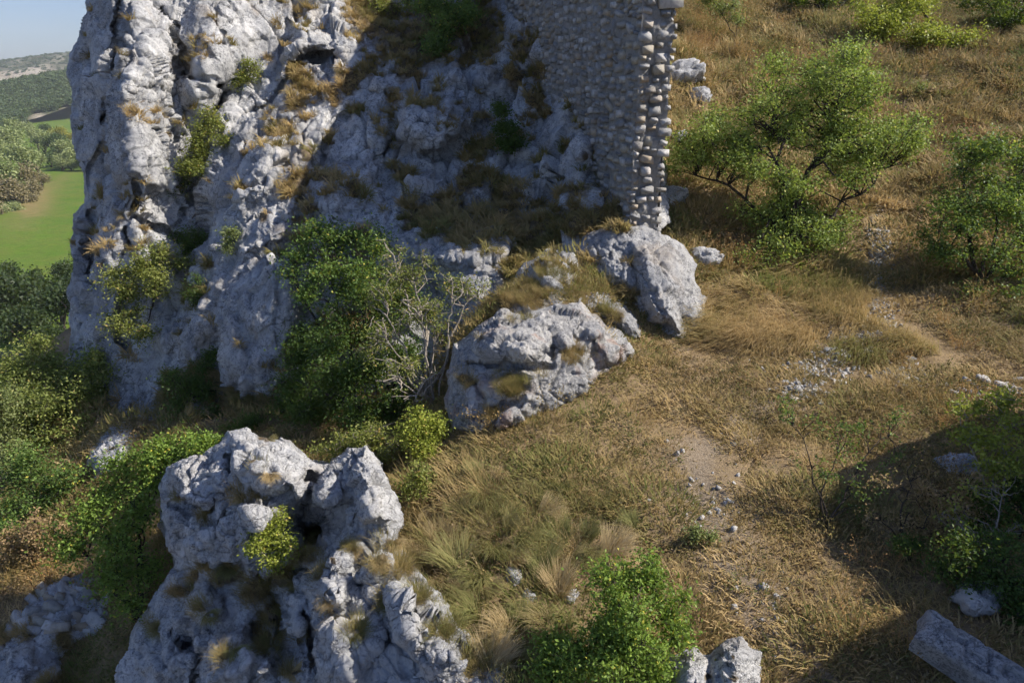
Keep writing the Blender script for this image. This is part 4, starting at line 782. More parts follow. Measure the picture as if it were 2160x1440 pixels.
# tint 0 straw .. 0.35 tan .. 0.6 olive .. 0.8 green; a second ramp for orange weeds
M['grass'] = grass_mat('grass_blades', [(0.64, 0.48, 0.25), (0.50, 0.36, 0.165), (0.36, 0.275, 0.115), (0.26, 0.235, 0.08), (0.18, 0.21, 0.055), (0.12, 0.17, 0.035)])
M['litter'] = grass_mat('low_weeds', [(0.20, 0.14, 0.08), (0.42, 0.31, 0.17), (0.16, 0.15, 0.05), (0.30, 0.20, 0.09), (0.13, 0.16, 0.04), (0.36, 0.29, 0.17)])
M['weed'] = grass_mat('weed_stalks', [(0.50, 0.29, 0.125), (0.41, 0.26, 0.10), (0.34, 0.26, 0.10), (0.22, 0.23, 0.07)])
def blades(n, rad, hlo, hhi, width, lean, seed, dirn=None, curl=0.5, segs=3):
    r = np.random.default_rng(seed); a = r.uniform(0, 6.283, n); q = rad*np.sqrt(r.uniform(0, 1, n)); b0 = np.c_[q*np.cos(a), q*np.sin(a), np.full(n, -0.02)]
    h = r.uniform(hlo, hhi, n); out = np.c_[np.cos(a+r.normal(0, .7, n)), np.sin(a+r.normal(0, .7, n)), np.zeros(n)]
    if dirn is not None: out = out*0.35+np.array([*dirn, 0.0]); out /= np.linalg.norm(out, axis=1, keepdims=True)
    ln = lean*r.uniform(.4, 1.4, n); side = np.c_[-out[:, 1], out[:, 0], np.zeros(n)]; V = []
    tt = np.linspace(0, 1, segs+1); pts = []
    ang = ln.copy(); p = b0.copy()
    for i, t in enumerate(tt):
        w = width*(1-t)**0.7*r.uniform(.8, 1.2, n)*0.5 if i < segs else np.zeros(n)
        pts.append((p-side*w[:, None], p+side*w[:, None]) if i < segs else (p,))
        st = h/segs; p = p + out*(np.sin(ang)*st)[:, None]+np.array([0, 0, 1.0])*(np.cos(ang)*st)[:, None]; ang = ang+curl*r.uniform(.5, 1.5, n)
    nv = 2*segs+1; V = np.zeros((n, nv, 3))
    for i in range(segs): V[:, 2*i], V[:, 2*i+1] = pts[i]
    V[:, -1] = pts[-1][0]; bi = np.arange(n)[:, None]*nv; Q = np.concatenate([bi+np.array([2*i, 2*i+1, 2*i+3, 2*i+2]) for i in range(segs-1)]); T = bi+np.array([2*segs-2, 2*segs-1, 2*segs])
    return V.reshape(-1, 3), [Q, T], np.repeat(r.uniform(0, 1, n), nv)
def gmesh(name, *a, **k):
    V, Fc, t = blades(*a, **k); return mesh_np(name, V, Fc, {'tint': t})
TURF = [gmesh('turf', 330, 0.5, 0.04, 0.15, 0.013, 0.85, 40+i, None, 0.5, 2) for i in range(4)]
TALL = [gmesh('tall_grass', 110, 0.3, 0.2, 0.5, 0.009, 0.4, 50+i, None, 0.38, 3) for i in range(3)]
COMB = [gmesh('combed_grass', 210, 0.45, 0.35, 0.7, 0.010, 0.75, 60+i, (1, 0), 0.42, 4) for i in range(3)]
def weed_mesh(seed):
    r = np.random.default_rng(seed); V, Fc, t = blades(16, 0.22, 0.3, 0.55, 0.008, 0.3, seed, None, 0.15, 3)
    tips = V.reshape(16, 7, 3); c = np.concatenate([tips[:, 6]+(tips[:, 2]-tips[:, 6])*k+r.normal(0, .025, (16, 3)) for k in np.linspace(0, .8, 10)]); L, Q = rand_rot_quads(c, r.uniform(.02, .045, len(c)), r, .3, .6)
    return mesh_np('weed', np.concatenate([V, L]), [Fc[0], Fc[1], Q+len(V)], {'tint': np.r_[t, np.repeat(r.uniform(0, 1, len(c)), 4)]})
def litter_mesh(seed):
    r = np.random.default_rng(seed); n = 380; a = r.uniform(0, 6.283, n); q = .5*np.sqrt(r.uniform(0, 1, n)); k = r.integers(0, 14, n); ca = r.uniform(0, 6.283, 14); cq = .45*np.sqrt(r.uniform(0, 1, 14))
    c = np.where((r.uniform(0, 1, n) < .6)[:, None], np.c_[cq[k]*np.cos(ca[k]), cq[k]*np.sin(ca[k]), np.zeros(n)]+r.normal(0, .045, (n, 3)), np.c_[q*np.cos(a), q*np.sin(a), np.zeros(n)]); c[:, 2] = np.abs(r.normal(.02, .03, n))
    V, Q = rand_rot_quads(c, r.uniform(.02, .055, n), r, .45, .45); return mesh_np('low_weed', V, Q, {'tint': np.repeat(np.clip(r.uniform(0, 1, 14)[k]*.6+r.uniform(0, .4, n), 0, 1), 4)})
LIT = [litter_mesh(80+i) for i in range(3)]
WEED = [weed_mesh(70+i) for i in range(3)]
TURF_F = [gmesh('turf', 130, 0.5, 0.06, 0.2, 0.026, 0.85, 140+i, None, 0.5, 2) for i in range(2)]
TALL_F = [gmesh('tall_grass', 70, 0.3, 0.2, 0.5, 0.022, 0.45, 150+i, None, 0.45, 3) for i in range(2)]
LEDGE = [gmesh('ledge_tuft', 60, 0.12, 0.10, 0.36, 0.022, 0.6, 160+i, None, 0.5, 3) for i in range(3)]
PK = [proto('turf', m, M['grass']) for m in TURF]+[proto('tall', m, M['grass']) for m in TALL]+[proto('combed', m, M['grass']) for m in COMB]+[proto('weed', m, M['weed']) for m in WEED]+[proto('low_weed', m, M['litter']) for m in LIT]+[proto('turf', m, M['grass']) for m in TURF_F]+[proto('tall', m, M['grass']) for m in TALL_F]+[proto('ledge', m, M['grass']) for m in LEDGE]
def blob(px, py, lst):
    r_ = np.zeros(px.shape)
    for g in lst:
        x, y, rx, ry = g[:4]; a = g[4] if len(g) > 4 else 1.0
        r_ = np.maximum(r_, a*np.exp(-(((px-x)/rx)**2+((py-y)/ry)**2)))
    return r_
TPN = np.stack([TXg, TYg, TZ], -1)
def scatter_ground():
    r = np.random.default_rng(11); P = []; n = 90000
    # denser near the camera
    x = r.uniform(-13, 30, n*5); y = r.uniform(4, 42, n*5); z = ground_z(x, y); px, py, D = PX(np.stack([x, y, z], -1))
    dens = np.where(D < 11, 0.058, np.where(D < 16, 0.05, 0.036)); vis = (px > -90) & (px < 2250) & (py > -60) & (py < 1530)
    keep = vis & (r.uniform(0, 1, n*5) < dens); x, y, z, px, py, D = (v[keep] for v in (x, y, z, px, py, D))
    # nothing on ground that the cliff stands on
    i = np.clip(((px-CL['x'][0, 0])/2.1).round().astype(int), 0, CL['x'].shape[1]-1); j = np.clip(((py-CL['y'][0, 0])/2.1).round().astype(int), 0, CL['x'].shape[0]-1)
    hid = (px > 150) & (px < 1330) & (py < 860) & (CL['d'][j, i] > 0) & (D > Dcl[j, i]-0.05)
    # path is thin
    nz = fbm(np.stack([x, y, 0*x], -1), 1.1, 4, 5, 0.6); n2 = fbm(np.stack([x, y, 0*x+9], -1), 0.45, 3, 15, 0.6)
    pth = 1-smooth(linedist(PATHL, px, py)/np.interp(py, [440, 650, 800, 1000, 1440], [16, 26, 46, 75, 60]), 0.5, 1.3)
    thin = np.maximum(pth*np.interp(py, [440, 760, 900, 1440], [1.06, 1.0, .85, .8]), blob(px, py, [(1900,800,60,30,.8),(1500,1080,90,40,.9),(1080,1215,110,50,1.0),(1180,1265,80,50,1.0),(350,850,220,90,.7),(2080,1200,120,220,.3)]))
    keep = ~hid & (r.uniform(0, 1, len(x)) > thin*0.9*smooth(n2, -0.5, 0.3)) & (r.uniform(0, 1, len(x)) < 0.35+0.65*smooth(nz+n2*.6, -0.7, 0.1))
    x, y, z, px, py, D, nz, n2 = (v[keep] for v in (x, y, z, px, py, D, nz, n2))
    green = blob(px, py, [(1150,1010,170,70,.55),(1300,860,130,50,.5),(1400,930,200,60,.35),(1150,1150,160,70,.5),(900,1000,90,80,.75),(1300,1130,200,60,.5),(1000,1250,140,120,.55),(1480,1180,80,80,.4),(1800,1380,120,60,.4),(1850,190,120,40,.3),(1960,230,80,60,.35),(2100,120,160,80,.3),(1250,600,120,30,.45),(1480,830,60,40,.5),(700,900,200,90,.5),(300,860,200,80,.3)])
    straw = blob(px, py, [(1650,700,190,60),(1600,800,200,70,.7),(1500,960,140,70,.7),(1560,1250,140,100,.6),(1640,1380,120,70,.7),(950,1110,120,40,.8),(1900,300,260,110,.5),(1850,430,120,60,.6),(60,1200,120,70,.7),(1450,330,60,60,.8)])
    orange = blob(px, py, [(1270,830,90,50),(1130,860,120,36,.9),(1060,890,80,26,.8),(1330,800,40,40),(1830,1250,90,90,.85),(1860,1380,110,80,.8),(1990,560,110,70,.6),(1960,760,90,60,.7),(1480,60,110,110,.8),(1600,130,100,60,.5),(1560,560,70,60,.7),(2000,860,100,60,.8),(1980,1080,120,120,1.0),(2060,1180,120,80,1.0),(1900,1180,80,60,.9),(1250,1100,60,40,.3),(60,1210,130,60,.7),(2060,160,120,70,.4),(1500,620,40,30,.8)])
    tall = blob(px, py, [(1000,1300,180,130,.9),(1120,1150,230,100,.8),(1060,1060,200,60,.7),(1750,150,420,150,.5),(1500,60,120,120,.6),(2000,300,200,120,.5),(1250,880,140,40,.5),(1700,1000,160,100,.25),(1830,1300,120,150,.5),(1600,80,400,160,.35),(1950,350,300,200,.3),(1200,590,160,40,.5),(900,960,80,60,.6),(700,900,200,90,.5),(1950,760,120,60,.5),(300,860,200,80,.4)])
    comb = blob(px, py, [(1640,680,170,56,1.2),(1760,630,110,50,1.2),(1540,700,70,50,1),(1860,740,70,30,.8),(1890,700,60,30,.5)])
    u = r.uniform(0, 1, len(x)); pick = r.integers(0, 4, len(x))
    print('grass instances', len(x))
    pick = np.where(u < tall*0.9, r.integers(4, 7, len(x)), pick); pick = np.where(r.uniform(0, 1, len(x)) < comb*0.75, r.integers(7, 10, len(x)), pick); pick = np.where((r.uniform(0, 1, len(x)) < orange*0.5), r.integers(10, 13, len(x)), pick)
    pick = np.where(r.uniform(0, 1, len(x)) < 0.30-0.2*comb, r.integers(13, 16, len(x)), pick)
    tint = np.clip(0.31+0.24*nz+0.26*n2+0.42*green-0.30*straw+0.06*orange+r.normal(0, .10, len(x)), 0, 1)
    s = r.uniform(.75, 1.3, len(x))*np.where(pick < 4, 1.15, np.where(pick < 7, 0.8, np.where(pick < 10, 0.9, np.where(pick < 13, 0.85, 1.1))))*np.where(D > 16, 1.35, 1); s = np.where(D > 24, s*1.25, s)
    ex = (ground_z(x+.2, y)-ground_z(x-.2, y))/.4; ey = (ground_z(x, y+.2)-ground_z(x, y-.2))/.4; rz_ = r.uniform(0, 6.283, len(x))
    rot = np.c_[np.clip(np.arctan(ey), -.7, .7), np.clip(-np.arctan(ex), -.7, .7), np.where((pick >= 7) & (pick < 10), math.radians(-150)+0.4*nz+r.normal(0, .25, len(x)), rz_)]
    R_ = [(Matrix.Rotation(a_, 4, 'X') @ Matrix.Rotation(b_, 4, 'Y') @ Matrix.Rotation(c_, 4, 'Z')).to_euler('XYZ') for a_, b_, c_ in rot]; rot = np.array([[e_.x, e_.y, e_.z] for e_ in R_])
    fr_ = D > 14; pick = np.where(fr_ & (pick < 4), 16+pick % 2, np.where(fr_ & (pick >= 4) & (pick < 7), 18+pick % 2, pick))
    P = np.stack([x, y, z], -1)
    for a, b, nm, lab, cat in ((0, 10, 'dry_grass', 'dry straw and olive grass covering the meadow and hillside', 'grass'), (10, 13, 'dry_weeds', 'rusty orange dry weeds among the meadow grass', 'weeds'), (13, 16, 'low_weeds', 'low brown and green weeds mixed into the meadow turf', 'weeds')):
        m = ((pick >= a) & (pick < b)) | ((a == 0) & (pick >= 16)); pm = np.where(pick[m] >= 16, pick[m]-6, pick[m]-a); scatter(nm, P[m], rot[m], np.repeat(s[m][:, None], 3, 1), pm, PK[a:b]+(PK[16:20] if a == 0 else []), lab, cat, tint[m] if a == 0 else np.clip(tint[m]*1.2-.1, 0, 1) if a == 10 else np.random.default_rng(2).uniform(0, 1, m.sum()))
    return len(x)
NG = scatter_ground()
# grass on ledges of cliff and crags
def ledge_points(R, dens, r, area_px):
    P = R['P'].reshape(-1, 3); so = R['soil'].ravel(); d = R['d'].ravel(); n = fbm(P, 0.5, 3, 21); w = (so > 0.42+0.15*n) & (d > 3); c = np.nonzero(w)[0]
    return P[r.choice(c, min(len(c), int(dens*len(c))), replace=False)]
r = np.random.default_rng(12); LP = []
for R, dn in ((CL, 0.05), (CR, 0.03), (BO, 0.05), (OU, 0.05), (LW, 0.05), (SR_, 0.05)): LP.append(ledge_points(R, dn, r, 0))
LP = np.concatenate(LP); nl = len(LP); lx, ly, lD = PX(LP); pk = np.where(lD > 14, r.integers(3, 6, nl), r.integers(0, 3, nl))
nz = fbm(LP, 0.9, 3, 8); ti = np.clip(0.40+0.22*nz+r.normal(0, .08, nl)-0.15*blob(lx, ly, [(640,230,120,100),(600,420,80,60)]), 0, .85); sc_ = r.uniform(.6, 1.25, nl)*np.where(lD > 14, 1.0, .42)
dr = np.clip(r.normal(0, .2, (nl, 2)), -.5, .5)
scatter('ledge_grass', LP, np.c_[dr[:, 0]+0.35, dr[:, 1], r.uniform(0, 6.3, nl)*0+r.normal(0, 1.2, nl)], np.repeat(sc_[:, None], 3, 1), pk, PK[4:7]+PK[20:23], 'tufts of dry grass on the rock ledges', 'grass', ti)
# gravel on the path
r = np.random.default_rng(13); GV = [proto('gravel', stone_mesh('gravel', 400+i, 1, .3, .3), M['pale_stone']) for i in range(3)]; pts = []
for gx_, gy_, rx, ry, n in [(1850,500,22,60,260),(1850,580,28,60,340),(1850,650,36,40,380),(1810,715,60,30,460),(1720,780,70,34,320),(1690,830,40,16,160),(1905,790,40,22,150),(1480,1000,120,90,30),(1500,1080,80,40,20),(1640,1320,60,80,25),(1250,640,50,14,60),(2080,830,70,20,120),(1170,630,40,12,40)]:
    for _ in range(n):
        pts.append((gx_+r.normal(0, rx*.6), gy_+r.normal(0, ry*.6)))
GP = np.array([on_ground(a, b, 6, 22, 260)[0] for a, b in pts]); s = r.uniform(.02, .085, len(GP)); scatter('gravel', GP, r.uniform(0, 6, (len(GP), 3)), np.c_[s*1.3, s, s*.7], r.integers(0, 3, len(GP)), GV, 'pale limestone gravel scattered on the footpath', 'gravel')

# ------------------------------------------------------------------ tussocks one can pick out
def tussock_mesh(seed, n=330, wide=0.16, hlo=.28, hhi=.62):
    V, Fc, t = blades(n, wide, hlo, hhi, 0.011, 0.5, seed, (0.25, -0.35), 0.40, 4); return mesh_np('grass_tussock', V, Fc, {'tint': t})
def tuss_mat(name, cols):
    b = NB(name); oi = b.n('ShaderNodeObjectInfo'); t = b.attr('tint'); rmp = b.n('ShaderNodeValToRGB'); e = rmp.color_ramp.elements
    while len(e) < len(cols): e.new(0.5)
    for i, c in enumerate(cols): e[i].position = i/(len(cols)-1); e[i].color = (*c, 1)
    b.l(b.math('ADD', b.math('MULTIPLY', oi.outputs['Random'], 0.6), b.math('MULTIPLY', t.outputs['Fac'], 0.4)), rmp.inputs['Fac']); c = rmp.outputs['Color']; b.l(c, b.b.inputs['Base Color']); b.b.inputs['Roughness'].default_value = .7
    tr = b.n('ShaderNodeBsdfTranslucent'); b.l(c, tr.inputs['Color']); ms = b.n('ShaderNodeMixShader'); ms.inputs[0].default_value = 0.35
    b.l(b.b.outputs[0], ms.inputs[1]); b.l(tr.outputs[0], ms.inputs[2]); b.l(ms.outputs[0], b.t.nodes['Material Output'].inputs['Surface']); return b.m
M['tuss_olive'] = tuss_mat('tussock_olive', [(0.47, 0.37, 0.19), (0.35, 0.30, 0.125), (0.24, 0.25, 0.085), (0.30, 0.28, 0.11)]); M['tuss_straw'] = tuss_mat('tussock_straw', [(0.62, 0.49, 0.27), (0.54, 0.41, 0.21), (0.44, 0.34, 0.17)])
TU = {k: [tussock_mesh(500+i) for i in range(4)] for k in ('olive', 'straw')}
for k in TU:
    for m in TU[k]: m.materials.append(M['tuss_'+k])
TUS = [(1035,1230,.6,0),(1085,1170,.6,0),(1160,1150,.6,0),(985,1145,.6,0),(1250,1150,.6,0),(1310,1120,.6,0),(1105,1280,.6,0),(1190,1290,.6,0),(960,1360,.6,0),(1000,1420,.6,0),(1120,1350,.6,0),(1075,1095,.6,0),(905,1150,.6,1),(975,1230,.6,0),(870,1230,.6,1),(1020,1040,.8,0),(1080,1075,.8,0),(1150,1070,.7,0),(960,1075,.8,0),(930,1120,.9,1),(890,1090,.7,1),(1010,1110,.9,0),(1100,1125,.9,0),(1180,1120,.8,0),(1240,1110,.7,0),(1290,1150,.8,0),(1220,1180,1.0,0),(1140,1185,1.0,0),(960,1180,1.0,0),(900,1200,.9,1),(1010,1200,.9,0),(930,1250,1.0,0),(990,1280,.9,0),(1060,1320,.9,0),(1150,1300,.9,0),(1000,1340,.9,0),(950,1310,.8,1),(1040,1390,1.0,0),(1090,1410,.9,0),(870,1160,.7,1),(860,1120,.6,1),(1180,1230,.8,0),(1050,1150,.8,0),(1120,1020,.6,0),(1190,1010,.6,0),(1060,980,.6,0),(1000,980,.6,0),(1260,1040,.6,0),(1330,1090,.6,0),(880,1290,.8,1),(920,1345,.7,1)]
ri = random.Random(4); TL = {}
for i, (px, py, s_, k) in enumerate(TUS):
    p, D = on_ground(px, py+25); o = link('grass_tussock', TU['straw' if k or i % 4 == 1 else 'olive'][i % 4]); o.location = p; q = s_*ri.uniform(.8, 1.1); o.scale = (q*.9, q*.9, q*ri.uniform(.9, 1.2)); o.rotation_euler = (ri.uniform(-.15, .15)-.1, ri.uniform(-.2, .1), ri.uniform(0, 6.3))
    TL.setdefault('t%d' % k, []).append((o, px, py))
    if k: tag(o, 'straw coloured grass tussock at the edge of the white crag', 'tussock', 'straw tussocks beside the crag')
    else: tag(o, 'shaggy olive grass tussock on the slope right of the crag', 'tussock', 'shaggy tussocks on the meadow edge')
CTU = [(570,1005,.34,1),(505,1050,.34,0),(545,1045,.30,0),(365,1050,.3,0),(570,920,.3,0),(795,1195,.36,1),(700,1270,.4,1),(755,1345,.42,0),(610,1420,.45,1),(820,1265,.42,0),(835,1145,.36,1),(745,1165,.38,1),(690,1330,.3,1),(480,1200,.5,0),(550,1230,.55,0),(590,1290,.55,0),(560,1345,.5,0),(660,1130,.5,0),(640,1170,.5,0),(440,1290,.4,0),(400,1230,.5,0),(340,1320,.5,0),(610,1230,.5,0),(500,1380,.4,0)]
for i, (px, py, s_, k) in enumerate(CTU):
    p, n_v = on_relief(CR, px, py); o = link('grass_tussock', TU['straw' if k else 'olive'][(i+1) % 4]); o.location = p-n_v*0.02; o.scale = (s_*1.05, s_*1.05, s_); o.rotation_euler = (.35, ri.uniform(-.2, .2), ri.uniform(-1, 1))
    TL.setdefault('c%d' % k, []).append((o, px, py))
    tag(o, 'small tuft of straw coloured grass growing on the white crag' if k else 'small tuft of olive grass growing in a crack of the white crag', 'tussock', 'straw tufts on the crag' if k else 'olive tufts on the crag')

ordinal_labels(TL['t0'], 'shaggy tussock right of the crag, {ord} from left in the {row}', 5)
ordinal_labels(TL['t1'], 'straw tussock beside the white crag, {ord} from left in the {row}', 2)
ordinal_labels(TL['c0'], 'small olive tuft on the crag, {ord} from left in the {row}', 3)
ordinal_labels(TL['c1'], 'small straw tuft on the crag, {ord} from left in the {row}', 2)
# ------------------------------------------------------------------ shrubs and trees: wood grown into crown lobes, leaves gathered at the twig ends
LM['bright'] = leaf_mat('leaf_bright', (0.10, 0.17, 0.03), (0.17, 0.24, 0.045), (0.34, 0.30, 0.05), gain=1.9)
LM['tan'] = leaf_mat('leaf_tan_green', (0.12, 0.155, 0.04), (0.20, 0.225, 0.06), (0.26, 0.22, 0.07), gain=1.9)
LM['mid'] = leaf_mat('leaf_mid', (0.065, 0.12, 0.028), (0.12, 0.18, 0.045), (0.36, 0.32, 0.06), gain=1.9)
LM['olive'] = leaf_mat('leaf_olive', (0.11, 0.14, 0.03), (0.19, 0.20, 0.055), (0.28, 0.20, 0.06), gain=1.9)
LM['deep'] = leaf_mat('leaf_deep_shade', (0.045, 0.085, 0.02), (0.085, 0.14, 0.03), (0.14, 0.18, 0.04), gain=1.2)  # low gain puts the gully's shade into this leaf colour
LM['yellow'] = leaf_mat('leaf_yellow', (0.17, 0.21, 0.03), (0.25, 0.27, 0.05), (0.3, 0.24, 0.06), gain=1.9)
LM['brown'] = leaf_mat('leaf_brown', (0.19, 0.125, 0.065), (0.25, 0.18, 0.095), (0.14, 0.16, 0.04), gain=1.9)
LM['grey'] = leaf_mat('leaf_greyish', (0.12, 0.155, 0.05), (0.19, 0.215, 0.085), (0.25, 0.24, 0.09), gain=1.9)
for k_ in ('bright', 'mid', 'olive', 'yellow', 'grey', 'tan'):                # darkens the low end of the random leaf tint
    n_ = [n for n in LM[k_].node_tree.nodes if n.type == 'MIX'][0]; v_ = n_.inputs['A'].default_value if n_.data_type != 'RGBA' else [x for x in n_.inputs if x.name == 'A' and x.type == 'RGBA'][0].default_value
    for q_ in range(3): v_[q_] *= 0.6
def shrub(name, label, base, lobes, nl, leaf, mat, wood='bark', stem=0.045, seed=0, per=15, spread=0.16, cat='shrub', group=None, bare=0.0, snap=True, aspect=0.55, twigr=0.006, up=0.35, limbs=1, stems=0):
    """lobes: (px, py, depth offset, radius px[, height factor])"""
    r = np.random.default_rng(seed+900); bx, by, bD = base; nl = int(nl*(2.2 if cat == 'tree' else 1.75)); leaf *= 1.14; spread *= 1.2
    B = W(bx, by, bD)
    if snap: B[2] = float(ground_z(B[0], B[1]))-0.03
    e = empty(name, B); tag(e, label, cat, group)
    sub_ = []
    for l in lobes:                                     # every lobe breaks into smaller sprays, so that the outline is ragged and light gets in
        for _ in range(4):
            a_ = r.normal(0, 1, 3); a_ /= np.linalg.norm(a_); q_ = r.uniform(.35, .75)*l[3]; sub_.append((l[0]+a_[0]*q_, l[1]+a_[1]*q_*.9, l[2]+a_[2]*q_/F*bD, l[3]*r.uniform(.42, .72), *(l[4:5])))
        if r.random() < .5: sub_.append((l[0], l[1], l[2], l[3]*.6, *(l[4:5])))
    lobes0, lobes = lobes, sub_
    V = []; Q = []; C = []; vol = np.array([l[3]**2 for l in lobes], float); vol /= vol.sum()
    C0 = np.array([W(l[0], l[1], bD+l[2])-B for l in lobes0]); ks = min(len(C0), stems or (2+len(C0)//4)); pick_ = [int(np.argmax((C0**2).sum(1)))]
    while len(pick_) < ks: pick_.append(int(np.argmax(np.min([((C0-C0[p])**2).sum(1) for p in pick_], axis=0))))
    SP = []; SR = []
    for p_ in pick_:
        tgt = C0[p_]*.85; Ln = np.linalg.norm(tgt); cp = [r.normal(0, .03, 3)*[1, 1, 0], tgt*.3+np.array([0, 0, .16*Ln])+r.normal(0, .07, 3)*Ln, tgt*.7+np.array([0, 0, .08*Ln])+r.normal(0, .06, 3)*Ln, tgt]; tt = np.linspace(0, 1, 9)[:, None]
        cv = (1-tt)**3*cp[0]+3*(1-tt)**2*tt*cp[1]+3*(1-tt)*tt**2*cp[2]+tt**3*cp[3]; cv[1:] += r.normal(0, .018, (8, 3))*Ln; sr = stem*r.uniform(.75, 1.1)*np.linspace(1, .3, 9); cv[0, 2] -= .06; tube(V, Q, cv, sr, 6); SP.append(cv[2:]); SR.append(sr[2:])
    SP = np.concatenate(SP); SR = np.concatenate(SR)
    for li, l in enumerate(lobes):
        D = bD+l[2]; c = W(l[0], l[1], D)-B; rad = l[3]/F*D; hf = l[4] if len(l) > 4 else 0.85
        ncl = max(3, int(nl*vol[li]/per)); d = r.normal(0, 1, (ncl, 3)); d /= np.linalg.norm(d, axis=1, keepdims=True); cl = c+d*np.minimum(np.abs(r.normal(.45, .42, (ncl, 1))), 1.55)*np.array([rad, rad, rad*hf])
        # limb from the nearest main stem into the lobe
        j0 = int(np.argmin(((SP-c)**2).sum(1)+0.35*((SP[:, 2]-c[2]*.6)**2))); st0 = SP[j0]; L0 = np.linalg.norm(c-st0)+1e-6; srad = max(twigr*1.6, SR[j0]*0.62)
        m1 = st0+(c-st0)*.35+r.normal(0, .10, 3)*L0+np.array([0, 0, .08*L0]); m2 = st0+(c-st0)*.7+r.normal(0, .08, 3)*L0
        cur = np.array([st0, m1, m2, c, c, c, c]); cur[4:] += r.normal(0, .2, (3, 3))*rad; tube(V, Q, [st0, m1, m2, c], [srad, srad*.8, srad*.6, srad*.35], 5)
        # boughs, then twigs to the leaf clusters
        nb = max(2, ncl//9); bo = cl[r.choice(ncl, nb, replace=False)]*0.8+c*0.2; bst = cur[r.integers(2, 7, nb)]; bc = []
        for k in range(nb):
            m_ = (bst[k]+bo[k])/2+r.normal(0, .10, 3)*rad+np.array([0, 0, .06*rad]); m2 = m_*.45+bo[k]*.55+r.normal(0, .06, 3)*rad; tube(V, Q, [bst[k], m_, m2, bo[k]], [srad*.34, srad*.24, srad*.17, srad*.09], 4); bc.append((bst[k], m_, bo[k]))
        for k in range(ncl):
            j = int(np.argmin(((bo-cl[k])**2).sum(1))); s_ = bc[j][1]*0.5+bc[j][2]*0.5 if r.random() < .5 else bc[j][2]; m_ = (s_+cl[k])/2+r.normal(0, .05, 3)*rad; ex = cl[k]+(cl[k]-m_)*r.uniform(.1, .5)
            tube(V, Q, [s_, m_, ex], [max(twigr, srad*.10), twigr*.8, twigr*.35], 3)
        C.append(np.c_[cl, np.full(ncl, r.uniform(-.15, .15))])
    C = np.concatenate(C); nc = len(C); C = C[r.uniform(0, 1, nc) >= bare]; nc = len(C)
    k = r.integers(0, nc, nl); n_ = r.normal(0, 1, (nl, 3)); pos = C[k, :3]+n_*spread*np.array([1, 1, .7])*r.uniform(.3, 1, (nl, 1))
    Vl, Ql = rand_rot_quads(pos, leaf*r.uniform(.6, 1.35, nl), r, up, aspect, .3, .3); ct = np.clip(.45+C[:, 3]+r.normal(0, .22, nc), 0, .9)
    ti = np.clip(ct[k]+r.normal(0, .15, nl), 0, .95); ti[r.uniform(0, 1, nl) < .03] = .99
    w_ = link('trunk', mesh_np('trunk', np.concatenate(V), np.concatenate(Q), None, True), M[wood], e)
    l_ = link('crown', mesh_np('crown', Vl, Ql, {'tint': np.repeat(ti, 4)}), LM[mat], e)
    return e
gD = lambda px, py: on_ground(px, py)[1]
# --- right of the wall
LM['leafy'] = leaf_mat('leaf_leafy', (0.085, 0.125, 0.026), (0.175, 0.215, 0.055), (0.36, 0.33, 0.09), gain=2.1)
def fill_lobes(poly, n, r_lo, r_hi, seed, ddep=1.0):
    """crown lobes spread over a traced crown outline"""
    r = np.random.default_rng(seed); p = np.array(poly, float); out = []
    while len(out) < n:
        x, y = r.uniform(p[:, 0].min(), p[:, 0].max()), r.uniform(p[:, 1].min(), p[:, 1].max()); d, _, _ = polydist(p, np.array([x]), np.array([y]))
        if d[0] > 12: out.append((x, y, r.uniform(-ddep, ddep)*.7+.3, min(r.uniform(r_lo, r_hi), d[0]+14)))
    return out
shrub('tree', 'broad airy green tree with dark leaning limbs just right of the wall', (1680,520,17.2), fill_lobes([(1400,340),(1440,225),(1485,195),(1530,240),(1580,200),(1585,130),(1640,110),(1700,130),(1750,70),(1812,80),(1818,135),(1870,150),(1880,220),(1960,240),(1995,270),(1960,330),(1900,345),(1850,390),(1840,450),(1780,500),(1750,560),(1740,600),(1690,640),(1600,600),(1560,560),(1540,500),(1440,470),(1405,410)], 84, 36, 62, 2, 1.3), 32000, .06, 'leafy', seed=2, stem=.075, cat='tree', spread=.2, stems=6)
shrub('shrub', 'tall dark green shrub at the far edge of the path', (2080,560,15.2), [(2060,360,.6,75),(2130,420,.2,90),(2000,450,.4,70),(2080,500,0,85),(2160,560,-.2,80),(1960,500,.3,45),(2120,620,-.4,60),(2030,310,1.0,40),(2160,330,.6,70),(2100,330,.6,60),(2000,540,.1,50),(2170,470,.1,80),(2060,640,-.4,50)], 15000, .058, 'mid', seed=4, stem=.05, spread=.16)
shrub('tree', 'yellow-green tree leaning out over the top of the hillside', (1980,25,30), [(1900,30,-.8,62),(1850,60,-1,45),(1960,70,-1.2,50),(2030,95,-1.5,42),(1830,20,-.5,40),(1930,-10,0,60)], 7000, .095, 'yellow', seed=5, stem=.08, cat='tree', spread=.24)
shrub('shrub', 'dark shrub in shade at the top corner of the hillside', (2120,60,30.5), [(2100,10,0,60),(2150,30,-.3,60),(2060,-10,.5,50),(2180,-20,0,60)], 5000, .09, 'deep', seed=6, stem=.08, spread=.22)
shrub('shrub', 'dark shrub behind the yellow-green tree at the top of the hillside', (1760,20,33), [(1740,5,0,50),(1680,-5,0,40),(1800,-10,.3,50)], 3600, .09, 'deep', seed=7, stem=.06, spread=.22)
shrub('shrub', 'thin pale green shrub on the hillside beside the wall top', (1555,50,28.5), [(1530,10,0,34),(1555,40,0,22),(1500,-5,0,36)], 1600, .075, 'grey', seed=8, stem=.03, spread=.2)
